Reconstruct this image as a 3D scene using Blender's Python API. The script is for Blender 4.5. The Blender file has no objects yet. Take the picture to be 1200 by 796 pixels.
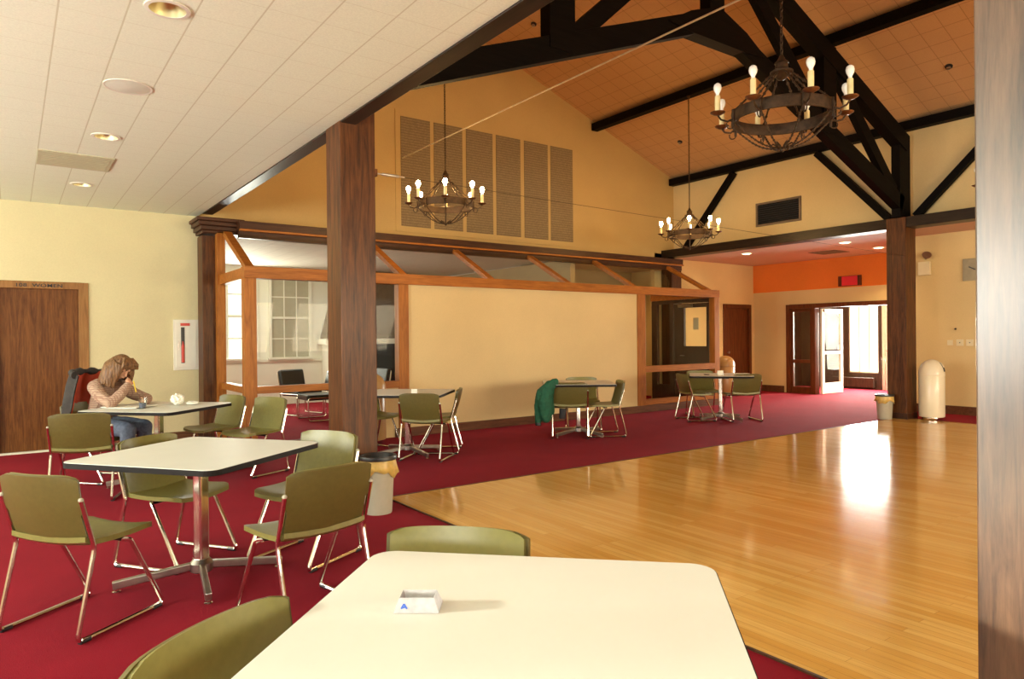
import bpy, bmesh, math, random
from mathutils import Vector, Matrix, Quaternion
PI = math.pi
random.seed(7)
SC = bpy.context.scene
COL = SC.collection

# ------------------------------------------------------------------ materials
def new_mat(name):
    m = bpy.data.materials.new(name); m.use_nodes = True
    nt = m.node_tree; nt.nodes.clear()
    out = nt.nodes.new('ShaderNodeOutputMaterial')
    b = nt.nodes.new('ShaderNodeBsdfPrincipled')
    nt.links.new(b.outputs[0], out.inputs[0])
    return m, nt, b

def setin(b, **kw):
    names = dict(rough='Roughness', metal='Metallic', spec='Specular IOR Level', coat='Coat Weight', coatr='Coat Roughness',
                 trans='Transmission Weight', ior='IOR', alpha='Alpha', sheen='Sheen Weight', sss='Subsurface Weight')
    for k, v in kw.items():
        b.inputs[names[k]].default_value = v

def rgba(c): return (c[0], c[1], c[2], 1.0)

def mixcol(nt, fac, c1, c2):
    n = nt.nodes.new('ShaderNodeMix'); n.data_type = 'RGBA'
    if isinstance(fac, (int, float)): n.inputs[0].default_value = fac
    else: nt.links.new(fac, n.inputs[0])
    for i, c in ((6, c1), (7, c2)):
        if isinstance(c, tuple): n.inputs[i].default_value = rgba(c)
        else: nt.links.new(c, n.inputs[i])
    return n.outputs[2]

def math_n(nt, op, a, b=0.0, c=None):
    n = nt.nodes.new('ShaderNodeMath'); n.operation = op
    for i, v in enumerate((a, b) if c is None else (a, b, c)):
        if isinstance(v, (int, float)): n.inputs[i].default_value = v
        else: nt.links.new(v, n.inputs[i])
    return n.outputs[0]

def coords(nt, kind='Object', scale=(1, 1, 1), rot=(0, 0, 0)):
    if kind == 'Position':
        g = nt.nodes.new('ShaderNodeNewGeometry'); src = g.outputs['Position']
    else:
        t = nt.nodes.new('ShaderNodeTexCoord'); src = t.outputs[kind]
    mp = nt.nodes.new('ShaderNodeMapping'); mp.inputs['Scale'].default_value = scale; mp.inputs['Rotation'].default_value = rot
    nt.links.new(src, mp.inputs[0])
    return mp.outputs[0]

def noise(nt, vec, scale, detail=3, rough=.5, dist=0):
    n = nt.nodes.new('ShaderNodeTexNoise')
    n.inputs['Scale'].default_value = scale; n.inputs['Detail'].default_value = detail
    n.inputs['Roughness'].default_value = rough; n.inputs['Distortion'].default_value = dist
    nt.links.new(vec, n.inputs['Vector'])
    return n.outputs[0]

def bump(nt, b, h, strength=.2, dist=.01):
    n = nt.nodes.new('ShaderNodeBump'); n.inputs['Strength'].default_value = strength; n.inputs['Distance'].default_value = dist
    nt.links.new(h, n.inputs['Height']); nt.links.new(n.outputs[0], b.inputs['Normal'])

def sharpen(nt, v, lo, hi):
    n = nt.nodes.new('ShaderNodeMapRange'); n.inputs[1].default_value = lo; n.inputs[2].default_value = hi
    nt.links.new(v, n.inputs[0]); return n.outputs[0]

def plain(name, c, rough=.5, metal=0, var=.12, scale=14, bumps=0, **kw):
    m, nt, b = new_mat(name)
    v = coords(nt); n = noise(nt, v, scale)
    dark = tuple(x * (1 - var) for x in c); lite = tuple(min(1, x * (1 + var)) for x in c)
    nt.links.new(mixcol(nt, sharpen(nt, n, .3, .7), dark, lite), b.inputs['Base Color'])
    setin(b, rough=rough, metal=metal, **kw)
    if bumps: bump(nt, b, noise(nt, v, scale * 12), bumps, .004)
    return m

def emit(name, c, strength):
    m, nt, b = new_mat(name)
    b.inputs['Base Color'].default_value = rgba(c)
    b.inputs['Emission Color'].default_value = rgba(c); b.inputs['Emission Strength'].default_value = strength
    return m

def wood(name, dark, lite, rough=.45, axis='Z', grain=1.0, pos=False, spec=.24, coat=0):
    m, nt, b = new_mat(name)
    st = {'Z': (9, 9, .7), 'X': (.7, 9, 9), 'Y': (9, .7, 9)}[axis]
    v = coords(nt, 'Position' if pos else 'Object', st)
    n1 = noise(nt, v, 2.2 * grain, 5, .6, 1.2)
    n2 = noise(nt, v, 9 * grain, 4, .7, .3)
    f = math_n(nt, 'ADD', math_n(nt, 'MULTIPLY', n1, .65), math_n(nt, 'MULTIPLY', n2, .35))
    nt.links.new(mixcol(nt, sharpen(nt, f, .36, .64), dark, lite), b.inputs['Base Color'])
    setin(b, rough=rough, spec=spec, coat=coat, coatr=.26)
    bump(nt, b, n2, .08, .002)
    return m

def grid_mat(name, c, line, s, offx, offy, wx, wy, rough=.7, tilt=1.0, linef=(1, 1)):
    """square ceiling tiles laid on world X / Y"""
    m, nt, b = new_mat(name)
    g = nt.nodes.new('ShaderNodeNewGeometry')
    sp = nt.nodes.new('ShaderNodeSeparateXYZ'); nt.links.new(g.outputs['Position'], sp.inputs[0])
    fx = math_n(nt, 'FRACT', math_n(nt, 'DIVIDE', math_n(nt, 'SUBTRACT', sp.outputs[0], offx - 100 * s * tilt), s * tilt))
    fy = math_n(nt, 'FRACT', math_n(nt, 'DIVIDE', math_n(nt, 'SUBTRACT', sp.outputs[1], offy - 100 * s), s))
    lx = math_n(nt, 'MULTIPLY', math_n(nt, 'LESS_THAN', fx, wx / s), linef[0])
    ly = math_n(nt, 'MULTIPLY', math_n(nt, 'LESS_THAN', fy, wy / s), linef[1])
    l = math_n(nt, 'MAXIMUM', lx, ly)
    n = noise(nt, g.outputs['Position'], 90, 3)
    n0 = noise(nt, g.outputs['Position'], 1.1, 2)
    base = mixcol(nt, sharpen(nt, n, .35, .65), tuple(x * .95 for x in c), tuple(min(1, x * 1.04) for x in c))
    base2 = mixcol(nt, math_n(nt, 'MULTIPLY', sharpen(nt, n0, .3, .7), .25), base, tuple(x * .9 for x in c))
    nt.links.new(mixcol(nt, l, base2, line), b.inputs['Base Color'])
    setin(b, rough=rough, spec=.2)
    bump(nt, b, math_n(nt, 'SUBTRACT', math_n(nt, 'MULTIPLY', n, .15), l), .3, .004)
    return m

M = {}
def plaster(name, c, amt=.05, rough=.75):
    m, nt, b = new_mat(name)
    g = nt.nodes.new('ShaderNodeNewGeometry')
    n = noise(nt, g.outputs['Position'], 1.3, 4); n2 = noise(nt, g.outputs['Position'], 60, 3)
    f = math_n(nt, 'ADD', math_n(nt, 'MULTIPLY', n, .6), math_n(nt, 'MULTIPLY', n2, .4))
    nt.links.new(mixcol(nt, sharpen(nt, f, .35, .65), tuple(x * (1 - amt) for x in c), tuple(min(1, x * (1 + amt)) for x in c)), b.inputs['Base Color'])
    setin(b, rough=rough, spec=.25); bump(nt, b, n2, .12, .003)
    return m

M['wall'] = plaster('wall_paint', (.65, .585, .35))
M['gable'] = plaster('gable_paint', (.56, .375, .145))
M['panelw'] = plaster('panel_paint', (.72, .555, .29))
M['aisle'] = plaster('aisle_paint', (.72, .55, .27))
M['orange'] = plaster('orange_paint', (.80, .21, .03), .06)
M['tan'] = plaster('tan_paint', (.44, .33, .19))
M['white'] = plaster('white_paint', (.80, .78, .66))
M['tile'] = grid_mat('ceiling_tile', (.80, .86, .70), (.58, .59, .43), .3065, 2.06 - .006, 7.77, .009, .005, linef=(.9, .5))
M['halltile'] = grid_mat('hall_ceiling_tile', (.60, .35, .17), (.24, .11, .04), .3048, 0, 0, .010, .010, tilt=.94, linef=(.5, .5))
M['pinkceil'] = grid_mat('aisle_ceiling_tile', (.70, .48, .38), (.5, .33, .26), .61, .1, .2, .01, .01, linef=(.3, .3))
M['loungeceil'] = grid_mat('lounge_ceiling_tile', (.80, .76, .64), (.42, .38, .3), .3048, .1, .2, .01, .01, linef=(.5, .5))
M['column'] = wood('column_oak', (.036, .011, .003), (.140, .047, .011), .5, 'Z', spec=.2, coat=.2)
M['column_worn_sheen'] = wood('worn_oak_window_sheen', (.045, .024, .013), (.145, .078, .040), .4, 'Z', spec=.5, coat=.9)  # paler, grayer base and heavy coat stand in for window glare
M['darkoak'] = wood('dark_oak', (.022, .008, .004), (.075, .028, .012), .45, 'Z')
M['trimX'] = wood('dark_trim_oak', (.030, .011, .005), (.085, .032, .013), .42, 'X')
M['cedar'] = wood('honey_cedar', (.25, .078, .011), (.46, .165, .028), .42, 'Z')
M['cedarX'] = wood('honey_cedar_rail_and_lit_edge', (.25, .078, .011), (.46, .165, .028), .42, 'X')
M['truss'] = wood('black_stained_timber', (.0018, .0012, .001), (.006, .004, .003), .6, 'X', spec=.08)
M['beam'] = wood('dark_beam', (.010, .006, .004), (.030, .016, .010), .33, 'Y')
M['door'] = wood('door_veneer', (.075, .023, .005), (.20, .074, .016), .45, 'Z', spec=.22)
M['doorframe'] = wood('door_frame_oak', (.22, .10, .03), (.36, .18, .06), .5, 'Z')
M['reddoor'] = wood('red_brown_door', (.075, .018, .005), (.16, .045, .012), .4, 'Z')
M['base'] = wood('baseboard_oak', (.075, .026, .011), (.17, .065, .028), .5, 'X')

def carpet():
    m, nt, b = new_mat('red_carpet')
    g = nt.nodes.new('ShaderNodeNewGeometry')
    n = noise(nt, g.outputs['Position'], 220, 2); n1 = noise(nt, g.outputs['Position'], 1.7, 4, .6)
    c = mixcol(nt, sharpen(nt, n, .3, .7), (.19, .0026, .010), (.31, .007, .021))
    c2 = mixcol(nt, math_n(nt, 'MULTIPLY', sharpen(nt, n1, .35, .7), .35), c, (.15, .002, .007))
    nt.links.new(c2, b.inputs['Base Color']); setin(b, rough=.95, spec=.1, sheen=.03)
    b.inputs['Sheen Tint'].default_value = (1, .45, .6, 1); b.inputs['Sheen Roughness'].default_value = .5
    bump(nt, b, n, .5, .006)
    return m
M['carpet'] = carpet()

def maple():
    m, nt, b = new_mat('maple_strip_floor')
    g = nt.nodes.new('ShaderNodeNewGeometry')
    mp = nt.nodes.new('ShaderNodeMapping'); mp.inputs['Rotation'].default_value = (0, 0, PI / 2)
    nt.links.new(g.outputs['Position'], mp.inputs[0])
    br = nt.nodes.new('ShaderNodeTexBrick')
    br.inputs['Color1'].default_value = (.72, .40, .088, 1); br.inputs['Color2'].default_value = (.86, .56, .175, 1)
    br.inputs['Mortar'].default_value = (.34, .15, .035, 1)
    br.inputs['Scale'].default_value = 1; br.inputs['Mortar Size'].default_value = .0010; br.inputs['Mortar Smooth'].default_value = .4
    br.inputs['Brick Width'].default_value = 1.15; br.inputs['Row Height'].default_value = .057; br.offset = .37; br.offset_frequency = 3
    br.inputs['Bias'].default_value = .0
    nt.links.new(mp.outputs[0], br.inputs[0])
    v2 = coords(nt, 'Position', (30, 1.2, 30)); n = noise(nt, v2, 2.0, 4, .6)
    n3 = noise(nt, g.outputs['Position'], .5, 3)
    c = mixcol(nt, math_n(nt, 'MULTIPLY', sharpen(nt, n, .4, .75), .35), br.outputs[0], (.46, .20, .045))
    c = mixcol(nt, math_n(nt, 'MULTIPLY', sharpen(nt, n3, .35, .7), .25), c, (.62, .28, .06))
    nt.links.new(c, b.inputs['Base Color'])
    r = math_n(nt, 'ADD', math_n(nt, 'MULTIPLY', n, .08), .07)
    nt.links.new(r, b.inputs['Roughness']); setin(b, spec=.55)
    bump(nt, b, math_n(nt, 'ADD', math_n(nt, 'MULTIPLY', br.outputs[1], -.6), math_n(nt, 'MULTIPLY', noise(nt, coords(nt, 'Position', (18, 1, 1)), 1, 2), .7)), .05, .003)
    return m
M['maple'] = maple()

M['chrome'] = plain('chrome', (.75, .70, .64), .16, 1, .06)
M['dullchrome'] = plain('worn_steel', (.42, .39, .36), .3, 1, .1)
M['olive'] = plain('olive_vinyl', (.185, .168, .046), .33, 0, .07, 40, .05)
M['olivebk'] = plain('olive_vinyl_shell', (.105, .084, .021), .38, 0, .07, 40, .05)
M['laminate'] = plain('cream_laminate', (.72, .725, .67), .5, 0, .015, 5)
M['edge'] = plain('dark_edge_band', (.010, .007, .006), .6, spec=.2)
M['can_white'] = plain('white_enamel', (.82, .74, .56), .25, 0, .02, 6)
M['can_tan'] = plain('tan_enamel', (.40, .225, .085), .3, 0, .04, 6)
M['bin'] = plain('gray_plastic', (.42, .39, .30), .5, 0, .05)
M['bag'] = plain('ochre_plastic_bag', (.62, .42, .12), .35, 0, .15, 30, .2)
M['black'] = plain('black_plastic', (.012, .012, .014), .4)
M['blackvinyl'] = plain('black_vinyl', (.02, .022, .022), .3)
M['iron'] = plain('aged_iron', (.055, .030, .014), .5, .6, .4, 25, .1)
M['copper'] = plain('aged_copper', (.15, .060, .024), .35, .7, .3, 25)
M['gold'] = plain('lit_brass', (.50, .33, .12), .4, .6, .25, 25)
M['candle'] = plain('ivory_candle', (.78, .66, .33), .5, 0, .08)
M['bulb'] = plain('pearl_glass_bulb', (.85, .84, .78), .15, 0, .02)
M['bulblit'] = emit('lit_bulb', (1, .62, .22), 190)
M['candlelit'] = plain('ivory_candle_bulb_glow', (.85, .70, .38), .5, 0, .05)  # lighter copy of the candle color, bulb glow painted in
M['downlit'] = emit('lit_downlight', (1, .78, .42), 9)
M['brass'] = plain('gold_reflector', (.74, .66, .38), .35, .7, .05)
M['grayenam'] = plain('gray_enamel_grille', (.66, .68, .58), .5, 0, .03)
M['ventgrey'] = plain('ceiling_vent_enamel', (.50, .49, .33), .5, 0, .05)
M['paper'] = plain('white_paper', (.82, .80, .70), .7, 0, .03)
M['red'] = plain('red_enamel', (.55, .03, .015), .35)
M['signred'] = emit('red_sign_face', (.60, .012, .02), .15)
M['ext_wh'] = plain('pale_steel_box', (.74, .72, .62), .4, 0, .02)
M['green'] = plain('green_jacket_cloth', (.008, .085, .042), .8, 0, .25, 20, .1)
M['skin'] = plain('skin', (.62, .33, .20), .5, 0, .06, 9, sss=.05)
M['jeans'] = plain('blue_denim', (.115, .14, .20), .85, 0, .2, 40, .1)
M['coat'] = plain('charcoal_coat', (.032, .027, .024), .8, 0, .25, 18, .1)
M['lining'] = plain('red_lining', (.52, .065, .022), .7, 0, .12, 12)
M['yellow'] = plain('yellow_pen', (.85, .62, .03), .4)
M['wire'] = plain('pale_wire', (.80, .76, .60), .4)
M['clock'] = plain('steel_clock_face', (.33, .27, .17), .35, .5, .1)
M['plate'] = plain('cream_switch_plate', (.80, .70, .46), .35, 0, .02)
M['firebox'] = plain('black_firebox', (.010, .009, .008), .9)  # flat black, also used behind the wall vent slats
M['hood'] = plain('brown_chimney_panel', (.17, .12, .075), .7)
M['shade'] = plain('drawn_window_shade', (.44, .41, .30), .8, 0, .03)
M['darkpanel'] = wood('dark_wall_paneling', (.028, .014, .008), (.07, .036, .02), .5, 'Z')
M['alum'] = plain('pale_metal_frame', (.62, .60, .52), .35, .7, .05)
M['concrete'] = plain('outdoor_paving', (.72, .70, .62), .9)
M['water'] = plain('blue_gray_drink', (.12, .15, .24), .2)

def hair_mat():
    m, nt, b = new_mat('light_brown_hair')
    v = coords(nt, 'Object', (30, 30, 4)); n = noise(nt, v, 3, 4, .6, .5)
    nt.links.new(mixcol(nt, sharpen(nt, n, .35, .65), (.07, .030, .012), (.27, .130, .047)), b.inputs['Base Color'])
    setin(b, rough=.5); bump(nt, b, n, .6, .01)
    return m
M['hair'] = hair_mat()
def shirt_mat():
    m, nt, b = new_mat('checked_shirt')
    t = nt.nodes.new('ShaderNodeTexCoord'); sp = nt.nodes.new('ShaderNodeSeparateXYZ'); nt.links.new(t.outputs['Object'], sp.inputs[0])
    f = math_n(nt, 'FRACT', math_n(nt, 'MULTIPLY', sp.outputs[0], 48)); g = math_n(nt, 'FRACT', math_n(nt, 'MULTIPLY', sp.outputs[2], 48))
    l = math_n(nt, 'MAXIMUM', math_n(nt, 'LESS_THAN', f, .3), math_n(nt, 'LESS_THAN', g, .3))
    nt.links.new(mixcol(nt, l, (.46, .31, .22), (.30, .17, .12)), b.inputs['Base Color']); setin(b, rough=.85)
    return m
M['shirt'] = shirt_mat()
def grille_mat():
    m, nt, b = new_mat('perforated_grille_cloth')
    g = nt.nodes.new('ShaderNodeNewGeometry'); sp = nt.nodes.new('ShaderNodeSeparateXYZ'); nt.links.new(g.outputs['Position'], sp.inputs[0])
    f = math_n(nt, 'FRACT', math_n(nt, 'MULTIPLY', sp.outputs[2], 22))
    l = math_n(nt, 'LESS_THAN', f, .35)
    n = noise(nt, g.outputs['Position'], 50, 2)
    c = mixcol(nt, sharpen(nt, n, .3, .7), (.22, .15, .07), (.31, .215, .105))
    nt.links.new(mixcol(nt, math_n(nt, 'MULTIPLY', l, .5), c, (.13, .085, .036)), b.inputs['Base Color']); setin(b, rough=.8)
    return m
M['grille'] = grille_mat()
def glass_mat(name, tint=(1, 1, 1), refl=.5):
    m = bpy.data.materials.new(name); m.use_nodes = True; nt = m.node_tree; nt.nodes.clear()
    out = nt.nodes.new('ShaderNodeOutputMaterial'); mix = nt.nodes.new('ShaderNodeMixShader')
    tr = nt.nodes.new('ShaderNodeBsdfTransparent'); gl = nt.nodes.new('ShaderNodeBsdfGlossy')
    fr = nt.nodes.new('ShaderNodeLayerWeight'); fr.inputs[0].default_value = .5
    tr.inputs[0].default_value = rgba(tint); gl.inputs['Roughness'].default_value = .02
    gl.inputs[0].default_value = (.9, .9, .88, 1)
    nt.links.new(math_n(nt, 'MULTIPLY', math_n(nt, 'ADD', math_n(nt, 'MULTIPLY', math_n(nt, 'POWER', fr.outputs[1], 5), .9), .045), refl), mix.inputs[0])
    nt.links.new(tr.outputs[0], mix.inputs[1]); nt.links.new(gl.outputs[0], mix.inputs[2]); nt.links.new(mix.outputs[0], out.inputs[0])
    return m
M['glass'] = glass_mat('window_glass', (.95, .95, .91), .13)
M['cup'] = glass_mat('clear_plastic_cup', (.92, .92, .9), 1.5)

# ------------------------------------------------------------------ mesh building
class MB:
    def __init__(self): self.v = []; self.f = []; self.s = []
    def add(self, vs, fs, smooth=False, mat=None):
        o = len(self.v)
        self.v += [tuple(mat @ Vector(p)) if mat else tuple(p) for p in vs]
        self.f += [[i + o for i in q] for q in fs]; self.s += [smooth] * len(fs); return self
    def box(self, x0, x1, y0, y1, z0, z1, mat=None):
        vs = [(x0, y0, z0), (x1, y0, z0), (x1, y1, z0), (x0, y1, z0), (x0, y0, z1), (x1, y0, z1), (x1, y1, z1), (x0, y1, z1)]
        return self.add(vs, [(3, 2, 1, 0), (4, 5, 6, 7), (0, 1, 5, 4), (1, 2, 6, 5), (2, 3, 7, 6), (3, 0, 4, 7)], False, mat)
    def bar(self, a, b, w, h, side=(0, 1, 0)):
        """rectangular bar a->b; w along side, h across"""
        a = Vector(a); b = Vector(b); d = (b - a).normalized(); s = Vector(side); s = (s - d * s.dot(d)).normalized(); u = s.cross(d)
        vs = []
        for p in (a, b):
            for i, j in ((-1, -1), (1, -1), (1, 1), (-1, 1)): vs.append(p + s * (w / 2 * i) + u * (h / 2 * j))
        return self.add(vs, [(0, 1, 2, 3), (7, 6, 5, 4), (0, 4, 5, 1), (1, 5, 6, 2), (2, 6, 7, 3), (3, 7, 4, 0)])
    def prism(self, pts, z0, z1, mat=None, inset=0):
        n = len(pts)
        vs = [(p[0], p[1], z0) for p in pts] + [(p[0], p[1], z1) for p in pts]
        fs = [list(range(n))[::-1], list(range(n, 2 * n))] + [(i, (i + 1) % n, n + (i + 1) % n, n + i) for i in range(n)]
        return self.add(vs, fs, False, mat)
    def lathe(self, prof, n=24, mat=None, cap=True, smooth=True):
        vs = []; fs = []
        for r, z in prof:
            for k in range(n):
                a = 2 * PI * k / n; vs.append((r * math.cos(a), r * math.sin(a), z))
        for i in range(len(prof) - 1):
            for k in range(n):
                k2 = (k + 1) % n; fs.append((i * n + k, i * n + k2, (i + 1) * n + k2, (i + 1) * n + k))
        self.add(vs, fs, smooth, mat)
        if cap:
            m = len(prof) - 1
            self.add([vs[k] for k in range(n)], [list(range(n))[::-1]], False, mat)
            self.add([vs[m * n + k] for k in range(n)], [list(range(n))], False, mat)
        return self
    def tube(self, path, r, n=8, closed=False, flat=1.0, cap=True):
        P = [Vector(p) for p in path]; m = len(P)
        T = []
        for i in range(m):
            if closed: t = P[(i + 1) % m] - P[i - 1]
            else: t = P[min(i + 1, m - 1)] - P[max(i - 1, 0)]
            T.append(t.normalized())
        up = Vector((0, 0, 1)) if abs(T[0].z) < .9 else Vector((1, 0, 0))
        N = (up - T[0] * up.dot(T[0])).normalized(); vs = []
        rr = r if isinstance(r, (list, tuple)) else [r] * m
        for i in range(m):
            N = (N - T[i] * N.dot(T[i])).normalized(); B = T[i].cross(N)
            for k in range(n):
                a = 2 * PI * k / n; vs.append(P[i] + N * (math.cos(a) * rr[i]) + B * (math.sin(a) * rr[i] * flat))
        fs = []
        for i in range(m if closed else m - 1):
            j = (i + 1) % m
            for k in range(n):
                k2 = (k + 1) % n; fs.append((i * n + k, i * n + k2, j * n + k2, j * n + k))
        self.add(vs, fs, True)
        if not closed and cap:
            self.add(vs[:n], [list(range(n))[::-1]]); self.add(vs[-n:], [list(range(n))])
        return self
    def sphere(self, c, r, n=12, sc=(1, 1, 1)):
        prof = [(r * math.sin(PI * i / n), -r * math.cos(PI * i / n)) for i in range(n + 1)]
        prof[0] = (r * .02, -r); prof[-1] = (r * .02, r)
        return self.lathe(prof, n + 4, Matrix.Translation(c) @ Matrix.Diagonal((*sc, 1)))
    def shell(self, fn, nu, nv, th):
        """closed slab around surface fn(u,v)->(point, normal)"""
        top = []; bot = []
        for i in range(nu + 1):
            for j in range(nv + 1):
                p, nn = fn(i / nu, j / nv); p = Vector(p); nn = Vector(nn).normalized()
                top.append(p + nn * th / 2); bot.append(p - nn * th / 2)
        W = nv + 1; K = (nu + 1) * W; fs = []
        for i in range(nu):
            for j in range(nv):
                a = i * W + j; fs.append((a, a + W, a + W + 1, a + 1)); fs.append((K + a + 1, K + a + W + 1, K + a + W, K + a))
        rim = [i * W for i in range(nu + 1)] + [nu * W + j for j in range(1, W)] + [i * W + nv for i in range(nu - 1, -1, -1)] + [j for j in range(nv - 1, 0, -1)]
        for a, b in zip(rim, rim[1:] + rim[:1]): fs.append((b, a, K + a, K + b))
        return self.add(top + bot, fs, True)
    def build(self, name, mat, parent=None, bevel=0, seg=2, auto=True):
        me = bpy.data.meshes.new(name); me.from_pydata(self.v, [], self.f)
        bm = bmesh.new(); bm.from_mesh(me); bmesh.ops.remove_doubles(bm, verts=bm.verts, dist=1e-5)
        bmesh.ops.recalc_face_normals(bm, faces=bm.faces)
        bm.to_mesh(me); bm.free()
        if any(self.s):
            for p in me.polygons: p.use_smooth = True
            try: me.set_sharp_from_angle(angle=math.radians(38))
            except Exception: pass
        me.materials.append(mat)
        o = bpy.data.objects.new(name, me); COL.objects.link(o)
        if parent: o.parent = parent
        if bevel:
            md = o.modifiers.new('bevel', 'BEVEL'); md.width = bevel; md.segments = seg; md.limit_method = 'ANGLE'; md.angle_limit = math.radians(40)
            md.harden_normals = False
        return o

def tag(o, label=None, cat=None, group=None, kind=None):
    for k, v in (('label', label), ('category', cat), ('group', group), ('kind', kind)):
        if v: o[k] = v
    return o
def thing(name, label, cat, loc=(0, 0, 0), rz=0, group=None):
    o = bpy.data.objects.new(name, None); COL.objects.link(o); o.location = loc; o.rotation_euler = (0, 0, rz); o.empty_display_size = .1
    return tag(o, label, cat, group)
def struct(name, mb, mat, bevel=0, parent=None):
    return tag(mb.build(name, mat, parent, bevel), kind=None if parent else 'structure')
def dup(root, loc, rz, label, group=None):
    r = root.copy(); COL.objects.link(r); r.location = loc; r.rotation_euler = (0, 0, rz); r['label'] = label
    if group: r['group'] = group
    for ch in list(root.children):
        c = ch.copy(); COL.objects.link(c); c.parent = r
        for g in list(ch.children):
            d = g.copy(); COL.objects.link(d); d.parent = c
    return r
def fillet(pts, rad, n=5):
    P = [Vector(p) for p in pts]; out = [P[0]]
    for i in range(1, len(P) - 1):
        a = (P[i - 1] - P[i]); b = (P[i + 1] - P[i]); r = min(rad, a.length * .45, b.length * .45)
        p0 = P[i] + a.normalized() * r; p1 = P[i] + b.normalized() * r
        for k in range(n + 1):
            t = k / n; out.append(p0 * (1 - t) ** 2 + P[i] * 2 * t * (1 - t) + p1 * t * t)
    out.append(P[-1]); return out
def rrect(w, d, r, n=6):
    pts = []
    for cx, cy, a0 in ((w / 2 - r, d / 2 - r, 0), (-w / 2 + r, d / 2 - r, 90), (-w / 2 + r, -d / 2 + r, 180), (w / 2 - r, -d / 2 + r, 270)):
        for k in range(n + 1):
            a = math.radians(a0 + 90 * k / n); pts.append((cx + r * math.cos(a), cy + r * math.sin(a)))
    return pts
def box(x0, x1, y0, y1, z0, z1): return MB().box(x0, x1, y0, y1, z0, z1)
def part(name, mb, mat, parent, label=None, bevel=0):
    o = mb.build(name, mat, parent, bevel)
    if label: o['label'] = label
    return o
def area(name, loc, target, sx, sy, e, c):
    l = bpy.data.lights.new(name, 'AREA'); l.shape = 'RECTANGLE'; l.size = sx; l.size_y = sy; l.energy = e; l.color = c
    o = bpy.data.objects.new(name, l); COL.objects.link(o); o.location = loc
    o.rotation_euler = (Vector(target) - Vector(loc)).to_track_quat('-Z', 'Y').to_euler(); return o
def point(name, loc, e, c, r=.05):
    l = bpy.data.lights.new(name, 'POINT'); l.energy = e; l.color = c; l.shadow_soft_size = r
    o = bpy.data.objects.new(name, l); COL.objects.link(o); o.location = loc; return o
def spot(name, loc, target, e, c, ang=110, r=.06):
    l = bpy.data.lights.new(name, 'SPOT'); l.energy = e; l.color = c; l.spot_size = math.radians(ang); l.spot_blend = .6; l.shadow_soft_size = r
    o = bpy.data.objects.new(name, l); COL.objects.link(o); o.location = loc
    o.rotation_euler = (Vector(target) - Vector(loc)).to_track_quat('-Z', 'Y').to_euler(); return o

# ------------------------------------------------------------------ camera
F, H = 809.81, 1.42
yaw, pitch, roll = .627516266, -.00305434, -.00876607
f = Vector((math.sin(yaw) * math.cos(pitch), math.cos(yaw) * math.cos(pitch), math.sin(pitch)))
r0 = Vector((math.cos(yaw), -math.sin(yaw), 0)); u0 = r0.cross(f)
cr, sr = math.cos(roll), math.sin(roll)
r1 = r0 * cr + u0 * sr; u1 = -r0 * sr + u0 * cr
cam = bpy.data.cameras.new('camera'); cam.sensor_width = 36; cam.lens = F / 1200 * 36; cam.clip_start = .05; cam.clip_end = 300
co = bpy.data.objects.new('camera', cam); COL.objects.link(co)
mw = Matrix.Identity(4)
for i in range(3): mw[i][0] = r1[i]; mw[i][1] = u1[i]; mw[i][2] = -f[i]
mw.translation = Vector((0, 0, H)); co.matrix_world = mw; SC.camera = co

# ------------------------------------------------------------------ room shell
YW = 10.755          # end wall
ZC = 3.208           # low ceiling
ROOF = lambda x: 5.02 + .365 * (12.515 - x) if x > 7.25 else 5.02 + .365 * (x - 1.985)
struct('floor', box(-5.2, 19.5, -5.2, 17, -.12, 0), M['carpet'])
struct('floor_dance', box(2.70, 12.16, -3.5, 5.63, .0, .006), M['maple'])
struct('trim_1', box(2.685, 2.70, -3.5, 5.645, 0, .009), M['trimX']); struct('trim_2', box(2.685, 12.16, 5.63, 5.645, 0, .009), M['trimX'])
# dining ceiling and walls
cl_ = struct('ceiling', box(-5.1, 2.2, -5.1, YW + .1, ZC, ZC + .14), M['tile'])
for hx, hy in ((.70, 4.10), (.69, 6.97), (.67, 9.25)):
    cut = MB().lathe([(.092, ZC - .1), (.092, ZC + .112)], 32, Matrix.Translation((hx, hy, 0))).build('cut', M['tile'])
    bo_ = cl_.modifiers.new('hole', 'BOOLEAN'); bo_.object = cut; bo_.operation = 'DIFFERENCE'; bo_.solver = 'EXACT'
    me_ = bpy.data.meshes.new_from_object(cl_.evaluated_get(bpy.context.evaluated_depsgraph_get()))
    cl_.modifiers.clear(); cl_.data = me_; bpy.data.objects.remove(cut)
mb = MB()
mb.box(-5.1, -.21, YW, YW + .12, 0, ZC); mb.box(.80, 2.3, YW, YW + .12, 0, ZC); mb.box(-.21, .80, YW, YW + .12, 2.17, ZC)
struct('wall_left', mb, M['wall'])
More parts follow.
